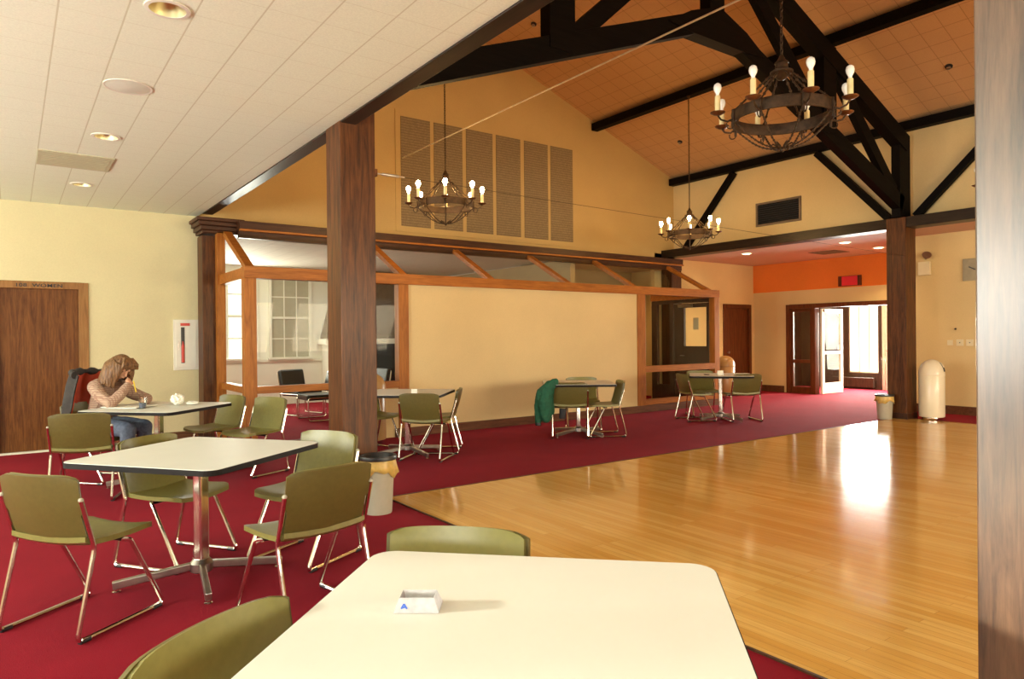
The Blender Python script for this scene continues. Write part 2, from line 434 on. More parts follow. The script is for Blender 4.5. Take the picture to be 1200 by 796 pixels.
def wall_with_windows(name, mat, axis, c, th, a0, a1, z1, wins, sun_blocks=(), n0=1):
    """wins: (a,b,z0,z1) along the wall"""
    mb = MB(); cur = a0
    def seg(p, q, za, zb):
        if q - p < .01 or zb - za < .01: return
        if axis == 'x': mb.box(c, c + th, p, q, za, zb)
        else: mb.box(p, q, c, c + th, za, zb)
    for a, b, za, zb in wins:
        seg(cur, a, 0, z1); seg(a, b, 0, za); seg(a, b, zb, z1); cur = b
    seg(cur, a1, 0, z1)
    o = struct(name, mb, mat)
    for i, (a, b, za, zb) in enumerate(wins):
        w = MB(); t = .05
        def bb(p, q, zp, zq, dd=.04):
            m_ = c + th / 2
            if axis == 'x': w.box(m_ - dd, m_ + dd, p, q, zp, zq)
            else: w.box(p, q, m_ - dd, m_ + dd, zp, zq)
        bb(a, b, za, za + t); bb(a, b, zb - t, zb); bb(a, a + t, za, zb); bb(b - t, b, za, zb)
        k = max(1, round((b - a) / .9))
        for j in range(1, k): bb(a + (b - a) * j / k - .02, a + (b - a) * j / k + .02, za, zb, .025)
        bb(a, b, (za + zb) / 2 - .02, (za + zb) / 2 + .02, .025)
        wo = struct('window_%d' % (n0 + i), w, M['white'])
        if sun_blocks and i in sun_blocks: part('roller_shade_or_sun_block', box(c + .02, c + .03, a + t, b - t, za + t, zb - t), M['shade'], wo)  # unseen shade added to block the sun through this window
    return o
wall_with_windows('wall_west', M['wall'], 'x', -5.1, .12, -5.1, YW, ZC, [(-3.5, -.6, .85, 2.75), (2.4, 5.6, .85, 2.75), (7.2, 9.9, .85, 2.75)], sun_blocks=(0, 2), n0=1)
wall_with_windows('wall_south', M['wall'], 'y', -5.1, .12, -5.1, 14.0, ZC, [(-4.2, -1.2, .85, 2.75), (-.4, 2.0, .85, 2.75), (3.4, 7, .3, 2.9), (7.6, 11.4, .3, 2.9)], n0=4)
# hall gable wall
def gable(y0, y1, zb, x0=2.2, x1=12.5):
    pts = [(x0, zb), (x1, zb), (x1, ROOF(x1) + .02), (7.25, ROOF(7.25) + .02), (x0, ROOF(x0) + .02)]
    vs = [(p[0], y0, p[1]) for p in pts] + [(p[0], y1, p[1]) for p in pts]
    return MB().add(vs, [(0, 1, 2, 3, 4), (9, 8, 7, 6, 5)] + [(i, (i + 1) % 5, 5 + (i + 1) % 5, 5 + i) for i in range(5)])
struct('wall_gable', gable(YW, YW + .14, 2.95), M['gable'])
struct('wall_gable_south', gable(-5.1, -4.98, 3.2), M['gable'])
def roofslab(xa, xb):
    za, zb = ROOF(xa), ROOF(xb)
    vs = [(xa, -5.1, za), (xb, -5.1, zb), (xb, YW + .1, zb), (xa, YW + .1, za)]
    return MB().add([*vs, *[(p[0], p[1], p[2] + .12) for p in vs]], [(0, 1, 2, 3), (7, 6, 5, 4), (0, 4, 5, 1), (1, 5, 6, 2), (2, 6, 7, 3), (3, 7, 4, 0)])
struct('ceiling_slope_left', roofslab(2.0, 7.25), M['halltile']); struct('ceiling_slope_right', roofslab(7.25, 12.7), M['halltile'])
# upper side walls
struct('wall_upper_left', box(2.2, 2.32, -5.1, YW, 3.42, ROOF(2.3)), M['gable'])
struct('wall_upper_right', box(12.46, 12.6, -5.1, YW, 3.33, ROOF(12.5)), M['aisle'])
# right aisle
struct('ceiling_aisle', box(12.34, 15.7, -5.1, YW + .1, 3.2, 3.33), M['pinkceil'])
mb = MB(); mb.box(11.8, 14.30, YW, YW + .12, 0, 3.3); mb.box(14.30, 15.34, YW, YW + .12, 2.16, 3.3); mb.box(15.34, 15.6, YW, YW + .12, 0, 3.3)
struct('wall_aisle_end', mb, M['aisle'])
mb = MB(); mb.box(15.5, 15.62, 9.82, YW, 0, 3.2); mb.box(15.5, 15.62, 6.3, 9.82, 2.16, 3.2)
struct('wall_entry', mb, M['aisle'])
struct('trim_3', box(15.49, 15.5, 6.2, YW, 2.50, 3.2), M['orange'])
mb = MB(); mb.box(13.42, 13.54, -5.1, 6.2, 0, 3.2); mb.box(13.54, 15.62, 6.2, 6.32, 0, 3.2)
struct('wall_clock', mb, M['aisle'])
# baseboards
struct('baseboard_left', box(.86, 2.19, YW - .018, YW, 0, .12), M['base'])
struct('baseboard_aisle', box(11.8, 14.22, YW - .018, YW, 0, .14), M['base']); struct('baseboard_entry', box(15.482, 15.5, 9.9, YW, 0, .16), M['base'])
struct('baseboard_clock', box(13.40, 13.42, -5.1, 6.2, 0, .15), M['base'])
struct('trim_4', box(-1.2, .90, YW - .05, YW + .02, 0, .02), M['white'])

# ------------------------------------------------------------------ doors
d1 = struct('door_1', box(-.13, .73, YW + .035, YW + .08, .012, 2.10), M['door'], .003)
mb = MB(); mb.box(-.21, -.13, YW - .02, YW + .1, .0, 2.19); mb.box(.73, .84, YW - .02, YW + .1, 0, 2.19); mb.box(-.13, .73, YW - .02, YW + .1, 2.10, 2.19)
part('door_frame', mb, M['doorframe'], d1, bevel=.004)
def text_mesh(name, s, size, loc, rot, mat, parent, depth=.002, sx=1.0):
    cu = bpy.data.curves.new(name, 'FONT'); cu.body = s; cu.size = size; cu.extrude = depth; cu.offset = size * .012; cu.space_character = 1.08
    to = bpy.data.objects.new(name + '_tmp', cu); COL.objects.link(to)
    dg = bpy.context.evaluated_depsgraph_get(); me = bpy.data.meshes.new_from_object(to.evaluated_get(dg))
    bpy.data.objects.remove(to); me.materials.clear(); me.materials.append(mat); me.name = name
    o = bpy.data.objects.new(name, me); COL.objects.link(o); o.location = loc; o.rotation_euler = rot; o.scale = (sx, 1, 1)
    if parent: o.parent = parent
    return o
text_mesh('lettering', '108  WOMEN', .062, (.045, YW - .0225, 2.12), (PI / 2, 0, 0), M['black'], d1, sx=1.3)['label'] = 'black lettering 108 WOMEN on the door head'
d2 = struct('door_2', box(14.36, 15.28, YW + .03, YW + .075, .01, 2.10), M['reddoor'], .003)
mb = MB(); mb.box(14.24, 14.36, YW - .02, YW + .1, 0, 2.2); mb.box(15.28, 15.38, YW - .02, YW + .1, 0, 2.2); mb.box(14.36, 15.28, YW - .02, YW + .1, 2.10, 2.2)
part('door_frame', mb, M['reddoor'], d2, bevel=.004)
k = MB().lathe([(.02, 0), (.012, .02), (.03, .045), (.03, .06), (.012, .07)], 12, Matrix.Translation((14.44, YW + .03, 1.0)) @ Matrix.Rotation(PI / 2, 4, 'X'))
part('door_knob', k, M['dullchrome'], d2)

# ------------------------------------------------------------------ columns, beams
def column(x0, y0, top, label, th=.31, w2=.31, mat='column'):
    t = thing('column', label, 'column', (x0 + th / 2, y0 + w2 / 2, 0))
    h, g = th / 2, w2 / 2
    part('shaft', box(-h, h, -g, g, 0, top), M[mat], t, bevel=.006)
    part('plinth', box(-h - .012, h + .012, -g - .012, g + .012, 0, .10), M['darkoak'], t, bevel=.004)
    return t
column(2.195, 5.40, 3.50, 'tall square brown oak column between the dining tables and the wooden dance floor')
column(12.0, 5.43, 3.36, 'dark square column at the far dance floor corner beside the white can', .36, .31)
column(2.20, .50, 3.50, 'scuffed oak column, window glare in its color, close at the right edge of the picture', mat='column_worn_sheen')
column(2.19, 10.43, 2.90, 'dark brown corner post at the left end of the glazed bay', .31, .30)
column(12.0, 10.43, 2.93, 'dark corner post behind the right end of the glazed bay', .33, .30)
column(12.0, .5, 3.36, 'dark square column farther down the right side of the hall', .36, .31)
def beam(name, mb, mat, label): return tag(mb.build(name, mat, None, .004), label, 'beam')
mb = MB(); mb.box(2.2, 2.335, -5.0, 5.40, 3.195, 3.46); mb.box(2.2, 2.335, 5.71, 10.43, 3.195, 3.46)
beam('edge_beam', mb, M['beam'], 'dark beam along the edge of the white tiled dining ceiling')
mb = MB(); mb.box(12.02, 12.34, -5.0, 10.75, 3.19, 3.365)
beam('aisle_beam', mb, M['beam'], 'long low dark beam carrying the upper wall above the right aisle')
CX = 7.25
def purlin(xc, label, zoff=.075, w=.16, h=.15, y0=-4.97, y1=10.73):
    return beam('purlin', MB().box(xc - w / 2, xc + w / 2, y0, y1, ROOF(xc) - zoff - h / 2 - .035, ROOF(xc) - zoff + h / 2 - .035), M['truss'], label)
purlin(9.97, 'black purlin halfway up the right roof slope', .10); purlin(4.53, 'black purlin halfway up the left roof slope', .10)
purlin(12.35, 'black purlin at the foot of the right roof slope above the upper wall', .10); purlin(2.42, 'black purlin at the foot of the left roof slope', .10)
# knee braces on the right upper wall
def brace(a, b, label):
    beam('knee_brace', MB().bar(a, b, .11, .115, (1, 0, 0)), M['truss'], label)
brace((12.36, 9.03, 4.85), (12.36, 10.33, 3.40), 'thin dark knee brace rising from the gable corner to the right purlin')
brace((12.36, 7.18, 4.85), (12.36, 5.84, 3.40), 'dark knee brace rising left from the far right column to the purlin')
brace((12.36, 3.95, 4.85), (12.36, 5.42, 3.40), 'dark knee brace rising right from the far right column to the purlin')
brace((12.36, 2.05, 4.85), (12.36, .85, 3.40), 'dark knee brace by the nearer right side column')
def truss(yc, label, y_th=.14):
    t = thing('roof_truss', label, 'roof truss', (CX, yc, 0))
    def P(x, z): return (x - CX, 0, z)
    for s in (-1, 1):
        def Q(x, z): return P(CX + s * (CX - x), z)      # x given on the left half, mirrored for s=+1
        part('lower_chord', MB().bar(Q(2.40, 3.60), Q(CX + .05, 5.43), y_th, .25), M['truss'], t, bevel=.004)
        part('upper_chord', MB().bar(Q(2.25, 4.62), Q(CX, 6.60), y_th + .04, .28), M['truss'], t, bevel=.004)
        part('heel_post', box(*sorted((Q(2.16, 0)[0], Q(2.52, 0)[0])), -y_th / 2, y_th / 2, 3.37, 4.75), M['truss'], t)
        part('queen_post', MB().bar(Q(4.67, 4.40), Q(4.67, 5.70), y_th + .02, .34), M['truss'], t)
        part('inner_diagonal', MB().bar(Q(4.80, 4.545), Q(6.95, 6.47), y_th - .04, .20), M['truss'], t)
        part('outer_web', MB().bar(Q(2.64, 3.79), Q(4.62, 5.57), y_th - .04, .20), M['truss'], t)
    part('king_post', MB().bar(P(CX - .04, 5.2), P(CX - .04, 6.6), y_th + .02, .28), M['truss'], t)
    g = [(-.95, 5.14), (-.62, 5.10), (.62, 5.10), (.95, 5.14), (.55, 5.36), (0, 5.55), (-.55, 5.36)]
    vs = [(x, -y_th / 2 - .02, z) for x, z in g] + [(x, y_th / 2 + .02, z) for x, z in g]; n = len(g)
    part('gusset', MB().add(vs, [list(range(n)), list(range(2 * n - 1, n - 1, -1))] + [(i, (i + 1) % n, n + (i + 1) % n, n + i) for i in range(n)]), M['truss'], t)
    return t
truss(5.57, 'black scissor roof truss crossing the hall above the middle columns')
truss(.65, 'black scissor roof truss nearer the camera, above the first columns')

# ------------------------------------------------------------------ bay trim
mb = MB(); mb.box(2.62, 12.0, 10.10, YW, 2.985, 3.10); tr = struct('trim_5', mb, M['trimX'], .006)
struct('trim_6', box(2.62, 12.0, 10.08, 10.16, 2.955, 2.985), M['cedarX'], .004); struct('trim_7', box(2.62, 12.0, 10.14, 10.22, 2.86, 2.955), M['trimX'])  # orange bead: warm light on the trim edge painted as cedar color
cp = MB()
for z0, z1, e in ((2.92, 2.96, .0), (2.96, 3.02, .03), (3.02, 3.08, .06), (3.08, 3.13, .085)): cp.box(2.17 - e, 2.72, 10.30 - e, YW, z0, z1)
struct('trim_8', cp, M['trimX'], .01)

# ------------------------------------------------------------------ glazed bay
bay = thing('glazed_bay', 'cedar framed bay with sloping glass roof projecting from the end wall', 'glazed bay', (7, 9, 0))
BL = Vector((-7, -9, 0))
def bpart(name, mb, mat, label=None, bevel=.004):
    mb.v = [tuple(Vector(p) + BL) for p in mb.v]; return part(name, mb, mat, bay, label, bevel)
ZH0, ZH1 = 2.20, 2.35
for x0, x1, z0 in ((2.38, 2.53, 0), (3.62, 3.74, 0), (4.52, 4.68, 0), (9.42, 9.62, 0), (11.65, 11.80, 0)):
    bpart('post', box(x0, x1, 9.0, 9.14, z0, ZH0), M['cedar'])
bpart('header', box(2.38, 11.80, 8.99, 9.15, ZH0, ZH1), M['cedarX'], 'long honey cedar header rail')
bpart('side_header', box(2.39, 2.52, 9.15, 10.43, ZH0, ZH1 - .01), M['cedarX']); bpart('side_header', box(11.66, 11.79, 9.15, YW, ZH0, ZH1 - .01), M['cedarX'])
bpart('side_post', box(2.36, 2.47, 10.30, 10.42, 0, 2.95), M['cedar'])
bpart('sill_rail', box(2.53, 3.62, 9.0, 9.12, .73, .82), M['cedarX']); bpart('sill_rail', box(2.40, 2.50, 9.14, 10.30, .73, .82), M['cedarX'])
bpart('sill_rail', box(3.74, 4.52, 9.0, 9.12, .71, .81), M['cedarX']); bpart('sill_rail', box(9.62, 11.65, 9.0, 9.12, .74, .86), M['cedarX'])
bpart('sill_rail', box(9.62, 11.65, 9.0, 9.12, .13, .23), M['cedarX'])
for x in (2.46, 4.62, 6.17, 7.77, 9.38, 11.55):
    bpart('rafter', MB().bar((x, 9.06, 2.33), (x, 10.14, 2.90), .11, .07, (1, 0, 0)), M['cedarX'])
mb = MB(); mb.box(4.68, 9.42, 9.03, 9.13, .12, ZH0); mb.box(3.74, 4.52, 9.03, 9.10, .0, .71)
bpart('wall_panel', mb, M['panelw'], 'blank cream plastered panel', 0)
bpart('plinth_board', box(4.46, 11.72, 8.975, 9.03, 0, .125), M['base']); bpart('plinth_board', box(2.53, 3.62, 8.99, 9.05, 0, .10), M['base'])
for a, b, za, zb in ((2.53, 3.62, .82, ZH0), (2.53, 3.62, .10, .73), (3.74, 4.52, .81, ZH0), (9.62, 11.65, .86, ZH0), (9.62, 11.65, .23, .74)):
    bpart('glass_pane', box(a, b, 9.06, 9.066, za, zb), M['glass'], None, 0)
for za, zb in ((.82, ZH0), (0.02, .73)): bpart('glass_pane', box(2.45, 2.456, 9.14, 10.30, za, zb), M['glass'], None, 0)
for a, b in ((2.52, 4.56), (4.68, 6.11), (6.23, 7.71), (7.83, 9.32), (9.44, 11.49)):
    bpart('roof_glass', MB().bar(((a + b) / 2, 9.10, 2.355), ((a + b) / 2, 10.14, 2.905), b - a, .006, (1, 0, 0)), M['glass'], None, 0)

# ------------------------------------------------------------------ lounge behind the bay
LY = 15.2
mb = MB()
mb.box(2.2, 3.62, LY, LY + .12, 0, 3.3); mb.box(3.62, 4.28, LY, LY + .12, 0, 1.0); mb.box(3.62, 4.28, LY, LY + .12, 2.85, 3.3)
mb.box(4.28, 9.0, LY, LY + .12, 0, 3.3)
struct('wall_lounge_back', mb, M['white'])
struct('wall_lounge_left', box(2.08, 2.2, YW + .12, LY, 0, 3.3), M['white'])
struct('wall_lounge_partition', box(8.9, 9.02, 10.3, LY, 0, 2.95), M['tan'])
struct('ceiling_lounge', box(2.1, 15.3, YW + .14, LY + .12, 2.98, 3.1), M['loungeceil'])
struct('trim_9', box(2.2, 8.9, LY - .04, LY, .93, 1.0), M['white'], .006); struct('baseboard_lounge', box(2.2, 8.9, LY - .02, LY, 0, .12), M['white'])
# bright sash window and shaded sash window
def sash(name, x0, x1, z0, z1, cols, fill, y=LY):
    w = MB(); t = .06
    w.box(x0, x0 + t, y - .05, y + .05, z0, z1); w.box(x1 - t, x1, y - .05, y + .05, z0, z1); w.box(x0 + t, x1 - t, y - .05, y + .05, z1 - t, z1); w.box(x0 - .03, x1 + .03, y - .09, y + .05, z0, z0 + .05)
    zm = (z0 + z1) / 2; w.box(x0 + t, x1 - t, y - .03, y + .03, zm - .025, zm + .025)
    o = struct(name, w, M['white'], .004)
    g = MB()
    for i in range(1, cols): xx = x0 + t + (x1 - x0 - 2 * t) * i / cols; g.box(xx - .012, xx + .012, y - .02, y + .01, z0, z1)
    for zz in ((z0 + zm) / 2, (zm + z1) / 2): g.box(x0, x1, y - .019, y + .009, zz - .012, zz + .012)
    part('muntins', g, M['white'], o)
    if fill: part('roller_shade_or_sun_block', box(x0 + t, x1 - t, y - .008, y - .002, z0, z1), M['shade'], o)
    else: part('glass_pane', box(x0 + t, x1 - t, y + .012, y + .016, z0, z1), M['glass'], o)
sash('window_8', 3.62, 4.28, .98, 2.85, 1, False)
sash('window_9', 4.52, 5.46, .98, 2.80, 3, True)
# fireplace
fp = thing('fireplace', 'white mantel fireplace with dark opening seen through the bay glass', 'fireplace', (6.9, LY - .3, 0))
def fpart(n, a, m, bv=.004): 
    return part(n, box(a[0] - 6.9, a[1] - 6.9, a[2] - LY + .3, a[3] - LY + .3, a[4], a[5]), m, fp, None, bv)
fpart('mantel_shelf', (5.6, 8.2, LY - .5, LY - .001, 1.30, 1.42), M['white']); fpart('pilaster', (5.7, 5.95, LY - .4, LY - .001, 0, 1.30), M['white']); fpart('pilaster', (7.85, 8.1, LY - .4, LY - .001, 0, 1.30), M['white'])
fpart('firebox', (5.95, 7.85, LY - .22, LY - .001, 0, 1.30), M['firebox'])
hd = MB(); p = [(5.66, 1.42), (8.1, 1.42), (7.7, 2.97), (6.06, 2.97)]
vs = [(x - 6.9, -.05, z) for x, z in p] + [(x - 6.9, .295, z) for x, z in p]
part('chimney_breast', hd.add(vs, [(0, 1, 2, 3), (7, 6, 5, 4)] + [(i, (i + 1) % 4, 4 + (i + 1) % 4, 4 + i) for i in range(4)]), M['hood'], fp)
# lobby behind the right hand glass
struct('wall_lobby', box(9.02, 15.3, 12.0, 12.1, 0, 3.0), M['tan'])
struct('wall_lobby_right', box(12.34, 12.44, YW + .12, 12.0, 0, 3.0), M['aisle'])
sb = MB(); x0, x1 = 11.69, 11.77
sb.box(x0, x1, 10.60, YW, 0, ZH0); sb.box(x0, x1, 10.12, 10.24, 0, ZH0); sb.box(x0, x1, 9.14, 9.18, 0, ZH0); sb.box(x0, x1, 9.18, 10.12, 2.12, ZH0); sb.box(x0, x1, 10.24, 10.60, 0, .35); sb.box(x0, x1, 10.24, 10.60, 2.12, ZH0)
ws = struct('wall_bay_side', sb, M['darkpanel'])
part('sidelight_glass', box(11.73, 11.736, 10.24, 10.60, .35, 2.12), M['glass'], ws)
dl = MB(); dl.box(x0 + .01, x1 - .01, 9.19, 9.25, .01, 2.11); dl.box(x0 + .01, x1 - .01, 9.84, 10.11, .01, 2.11); dl.box(x0 + .01, x1 - .01, 9.25, 9.84, 2.02, 2.11); dl.box(x0 + .01, x1 - .01, 9.25, 9.84, .01, 1.20)
d3 = struct('door_3', dl, M['darkpanel'])
part('glass_pane', box(11.727, 11.733, 9.25, 9.84, 1.20, 2.02), M['glass'], d3); part('notice', box(11.71, 11.715, 9.46, 9.60, 1.55, 1.80), M['shade'], d3, 'posted notice')
part('door_closer', box(11.63, 11.70, 9.6, 9.95, 2.03, 2.09), M['dullchrome'], d3); part('door_lever', MB().tube([(11.70, 9.90, 1.0), (11.64, 9.90, 1.0), (11.64, 9.78, 1.0)], .01), M['dullchrome'], d3)

# lounge chairs (black vinyl with chrome)
def lounge_chair(loc, rz, label):
    t = thing('lounge_chair', label, 'chair', loc, rz, 'black vinyl lounge chairs behind the glass')
    part('seat_cushion', MB().prism(rrect(.56, .52, .06), .36, .46), M['blackvinyl'], t, bevel=.02)
    part('back_cushion', MB().bar((0, -.26, .48), (0, -.34, .84), .54, .10, (1, 0, 0)), M['blackvinyl'], t, bevel=.03)
    for s in (-1, 1):
        x = s * .29
        part('side_frame', MB().tube(fillet([(x, -.35, .80), (x, -.27, .36), (x, -.28, .012), (x, .25, .012), (x, .25, .40), (x, -.27, .40)], .05), .012), M['chrome'], t)
    return t
lounge_chair((4.45, 12.9, 0), math.radians(200), 'black vinyl lounge chair facing the camera below the shaded sash window')
lounge_chair((4.36, 11.9, 0), math.radians(90), 'nearer black vinyl lounge chair with low seat just left of the tall column')
lounge_chair((5.5, 12.3, 0), math.radians(100), 'black vinyl lounge chair half hidden behind the tall column')

# ------------------------------------------------------------------ entry vestibule
ef = struct('door_4', MB().box(15.46, 15.64, 9.72, 9.82, 0, 2.16).box(15.46, 15.64, 6.32, 9.72, 2.06, 2.16).box(15.46, 15.64, 9.06, 9.16, 0, 2.06).box(15.46, 15.64, 6.32, 6.42, 0, 2.06), M['reddoor'], .004)
sd = MB(); sd.box(15.52, 15.57, 9.16, 9.22, .0, 2.06); sd.box(15.52, 15.57, 9.66, 9.72, 0, 2.06); sd.box(15.52, 15.57, 9.22, 9.66, 1.98, 2.06); sd.box(15.52, 15.57, 9.22, 9.66, .74, .82); sd.box(15.52, 15.57, 9.22, 9.66, 0, .16)
part('sidelight_frame', sd, M['reddoor'], ef); part('sidelight_glass', box(15.54, 15.546, 9.22, 9.66, .16, 1.98), M['glass'], ef)
lf = thing('entry_door_leaf', 'glazed entry door leaf standing open into the vestibule', 'door', (15.62, 9.02, 0))
mb = MB(); mb.box(0, .10, -.05, 0, .01, 2.04); mb.box(.83, .93, -.05, 0, .01, 2.04); mb.box(.10, .83, -.05, 0, 1.94, 2.04); mb.box(.10, .83, -.05, 0, .01, .26); mb.box(.10, .83, -.05, 0, .95, 1.02)
part('leaf_frame', mb, M['white'], lf); part('glass', box(.10, .83, -.028, -.022, .26, 1.94), M['glass'], lf); part('pull_handle', MB().tube(fillet([(.80, -.05, .95), (.80, -.10, .95), (.80, -.10, 1.2), (.80, -.05, 1.2)], .03), .01), M['chrome'], lf)
part('door_closer', box(.05, .40, -.1, -.05, 1.96, 2.02), M['dullchrome'], lf)
# outer vestibule walls
mb = MB(); X = 17.9
mb.box(X, X + .12, 9.55, 11.2, 0, 2.6); mb.box(X, X + .12, 8.78, 9.55, 0, .42); mb.box(X, X + .12, 8.70, 8.78, 0, 2.2); mb.box(X, X + .12, 6.0, 9.55, 2.14, 2.6); mb.box(X, X + .12, 6.0, 7.6, 0, 2.2)
struct('wall_vestibule_outer', mb, M['darkpanel'])
struct('wall_vestibule_left', box(15.62, X, 10.9, 11.0, 0, 2.6), M['darkpanel']); struct('wall_vestibule_right', box(15.62, X, 6.0, 6.1, 0, 2.6), M['aisle'])
struct('ceiling_vestibule', box(15.62, X + .1, 6.0, 11.0, 2.5, 2.6), M['pinkceil'])
wn = MB()
for a, b in ((8.78, 8.80), (9.53, 9.55)): wn.box(X + .03, X + .09, a, b, .42, 2.14)
for q in (9.03, 9.29): wn.box(X + .04, X + .08, q - .012, q + .012, .42, 2.14)
wn.box(X + .03, X + .09, 8.80, 9.53, .42, .45)
w10 = struct('window_10', wn, M['alum'])
part('glowing_sheet', box(X + .055, X + .06, 8.80, 9.53, .44, 2.14), emit('daylight_glow', (1, .96, .80), 1.9), w10)  # self-lit sheet stands in for the daylight in this window
d5 = struct('door_5', MB().box(X + .02, X + .10, 8.62, 8.70, 0, 2.14).box(X + .02, X + .10, 7.6, 7.68, 0, 2.14).box(X + .03, X + .09, 7.68, 8.62, .0, .2).box(X + .03, X + .09, 8.52, 8.62, .2, 2.14).box(X + .03, X + .09, 7.68, 7.78, .2, 2.14), M['alum'])
part('push_bar', MB().tube([(X + .0, 7.75, 1.0), (X + .0, 8.58, 1.0)], .015), M['chrome'], d5)
part('glass_pane', box(X + .055, X + .06, 7.78, 8.52, .2, 2.14), M['glass'], d5)
ht = tag(box(X - .12, X, 8.85, 9.95, .05, .30).build('baseboard_heater', M['darkpanel'], None, .01), 'long brown baseboard heater under the bright vestibule window', 'heater')

# ------------------------------------------------------------------ wall fittings
def on_wall(name, label, cat, mb, mat, bevel=.003): return tag(mb.build(name, mat, None, bevel), label, cat)
# acoustic grilles
g = thing('grille_panel', 'large wall panel of six tall perforated grilles on the gable wall', 'grille', (7.41, YW - .0085, 4.3))
fr = MB(); XS = [5.46, 6.033, 6.111, 6.703, 6.786, 7.372, 7.453, 8.022, 8.116, 8.703, 8.778, 9.356]
fr.box(5.36 - 7.41, 9.46 - 7.41, -.006, .008, 3.26 - 4.3, 5.36 - 4.3); part('backing_board', fr, M['gable'], g)
for i in range(6): part('grille', box(XS[2 * i] - 7.41, XS[2 * i + 1] - 7.41, -.016, -.006, 3.36 - 4.3, 5.25 - 4.3), M['grille'], g)
v = thing('wall_vent', 'black louvered air vent high on the cream wall above the right aisle', 'vent', (12.46, 8.06, 3.885))
mb = MB(); mb.box(-.03, 0, -.50, .50, -.24, -.20); mb.box(-.03, 0, -.50, .50, .20, .24); mb.box(-.03, 0, -.50, -.46, -.20, .20); mb.box(-.03, 0, .46, .50, -.20, .20)
part('frame', mb, M['hood'], v); part('duct_back', box(-.006, 0, -.46, .46, -.20, .20), M['firebox'], v)
for k in range(9): part('slat', MB().bar((-.015, -.46, -.17 + .042 * k), (-.015, .46, -.17 + .042 * k), .025, .006, (1, 0, .5)), M['black'], v)
fe = thing('fire_extinguisher_cabinet', 'white fire extinguisher cabinet set in the cream wall left of the corner post', 'cabinet', (2.03, YW, 1.355))
part('cabinet_frame', box(-.165, .165, -.02, 0, -.36, .36), M['ext_wh'], fe, bevel=.004); part('cabinet_door', box(-.135, .135, -.026, -.02, -.325, .325), M['ext_wh'], fe, bevel=.002)
part('door_window', box(-.068, -.02, -.029, -.026, -.26, .25), M['black'], fe); part('extinguisher', MB().lathe([(.005, -.25), (.022, -.25), (.022, -.02), (.010, .02), (.008, .05)], 12, Matrix.Translation((-.044, -.03, 0)) @ Matrix.Diagonal((.95, .3, 1, 1))), M['red'], fe, 'red extinguisher behind the slot window')
part('red_label', box(-.075, .05, -.029, -.026, .27, .31), M['red'], fe, 'red label strip'); part('latch', box(-.108, -.098, -.034, -.026, -.06, .06), M['dullchrome'], fe)
ex = thing('exit_sign', 'small red lit sign on the orange band above the entry doors', 'sign', (15.49, 8.21, 2.64))
part('housing', box(-.06, 0, -.26, .26, -.115, .115), M['reddoor'], ex, bevel=.004); part('face', box(-.066, -.06, -.19, .17, -.105, .105), M['signred'], ex)
ck = thing('wall_clock', 'square steel wall clock with dark hands by the near column edge', 'clock', (13.42, 4.93, 2.52))
part('face', box(-.03, 0, -.19, .19, -.19, .19), M['clock'], ck, bevel=.006)
part('hour_hand', MB().bar((-.036, .0, .0), (-.036, .09, .05), .008, .018, (1, 0, 0)), M['black'], ck); part('minute_hand', MB().bar((-.04, -.02, -.02), (-.04, -.10, .11), .006, .012, (1, 0, 0)), M['black'], ck)
part('hub', MB().lathe([(.012, 0), (.012, .02)], 12, Matrix.Translation((-.03, 0, 0)) @ Matrix.Rotation(-PI / 2, 4, 'Y')), M['black'], ck)
for i, (y, nm, lb) in enumerate(((5.33, 'switch_plate', 'blank cream wall plate, leftmost of the row low on the clock wall'), (5.175, 'outlet_plate', 'cream jack plate with dark hole, second from left in the row below the clock'), (5.02, 'outlet_plate', 'cream jack plate with dark hole, third from left in the row below the clock'), (4.88, 'outlet_plate', 'cream plate cut off by the near column, rightmost of the row below the clock'))):
    t = thing(nm, lb, 'wall plate', (13.42, y, 1.26), 0, 'wall plates below the clock')
    s = .045 if i == 0 else .055
    part('plate', box(-.012, 0, -s, s, -s, s), M['plate'], t, bevel=.002)
    if i: part('socket', MB().lathe([(.009, 0), (.009, .004)], 10, Matrix.Translation((-.012, 0, 0)) @ Matrix.Rotation(-PI / 2, 4, 'Y')), M['black'], t)
al = thing('wall_alarm', 'small beige alarm box with horn on the clock wall beside the far column', 'alarm', (13.42, 5.73, 2.62))
part('box', box(-.07, 0, -.10, .10, -.14, .10), M['plate'], al, bevel=.004)
part('horn', MB().lathe([(.02, 0), (.03, .05), (.075, .12)], 14, Matrix.Translation((-.04, -.02, .16)) @ Matrix.Rotation(-PI / 3, 4, 'Y') @ Matrix.Rotation(.5, 4, 'X')), M['dullchrome'], al)
hk = on_wall('wall_hook', 'tiny dark hook on the cream clock wall above the wall plates', 'hook', MB().lathe([(.01, 0), (.018, .02), (.012, .04)], 8, Matrix.Translation((13.42, 5.24, 1.50)) @ Matrix.Rotation(-PI / 2, 4, 'Y')), M['black'], 0)

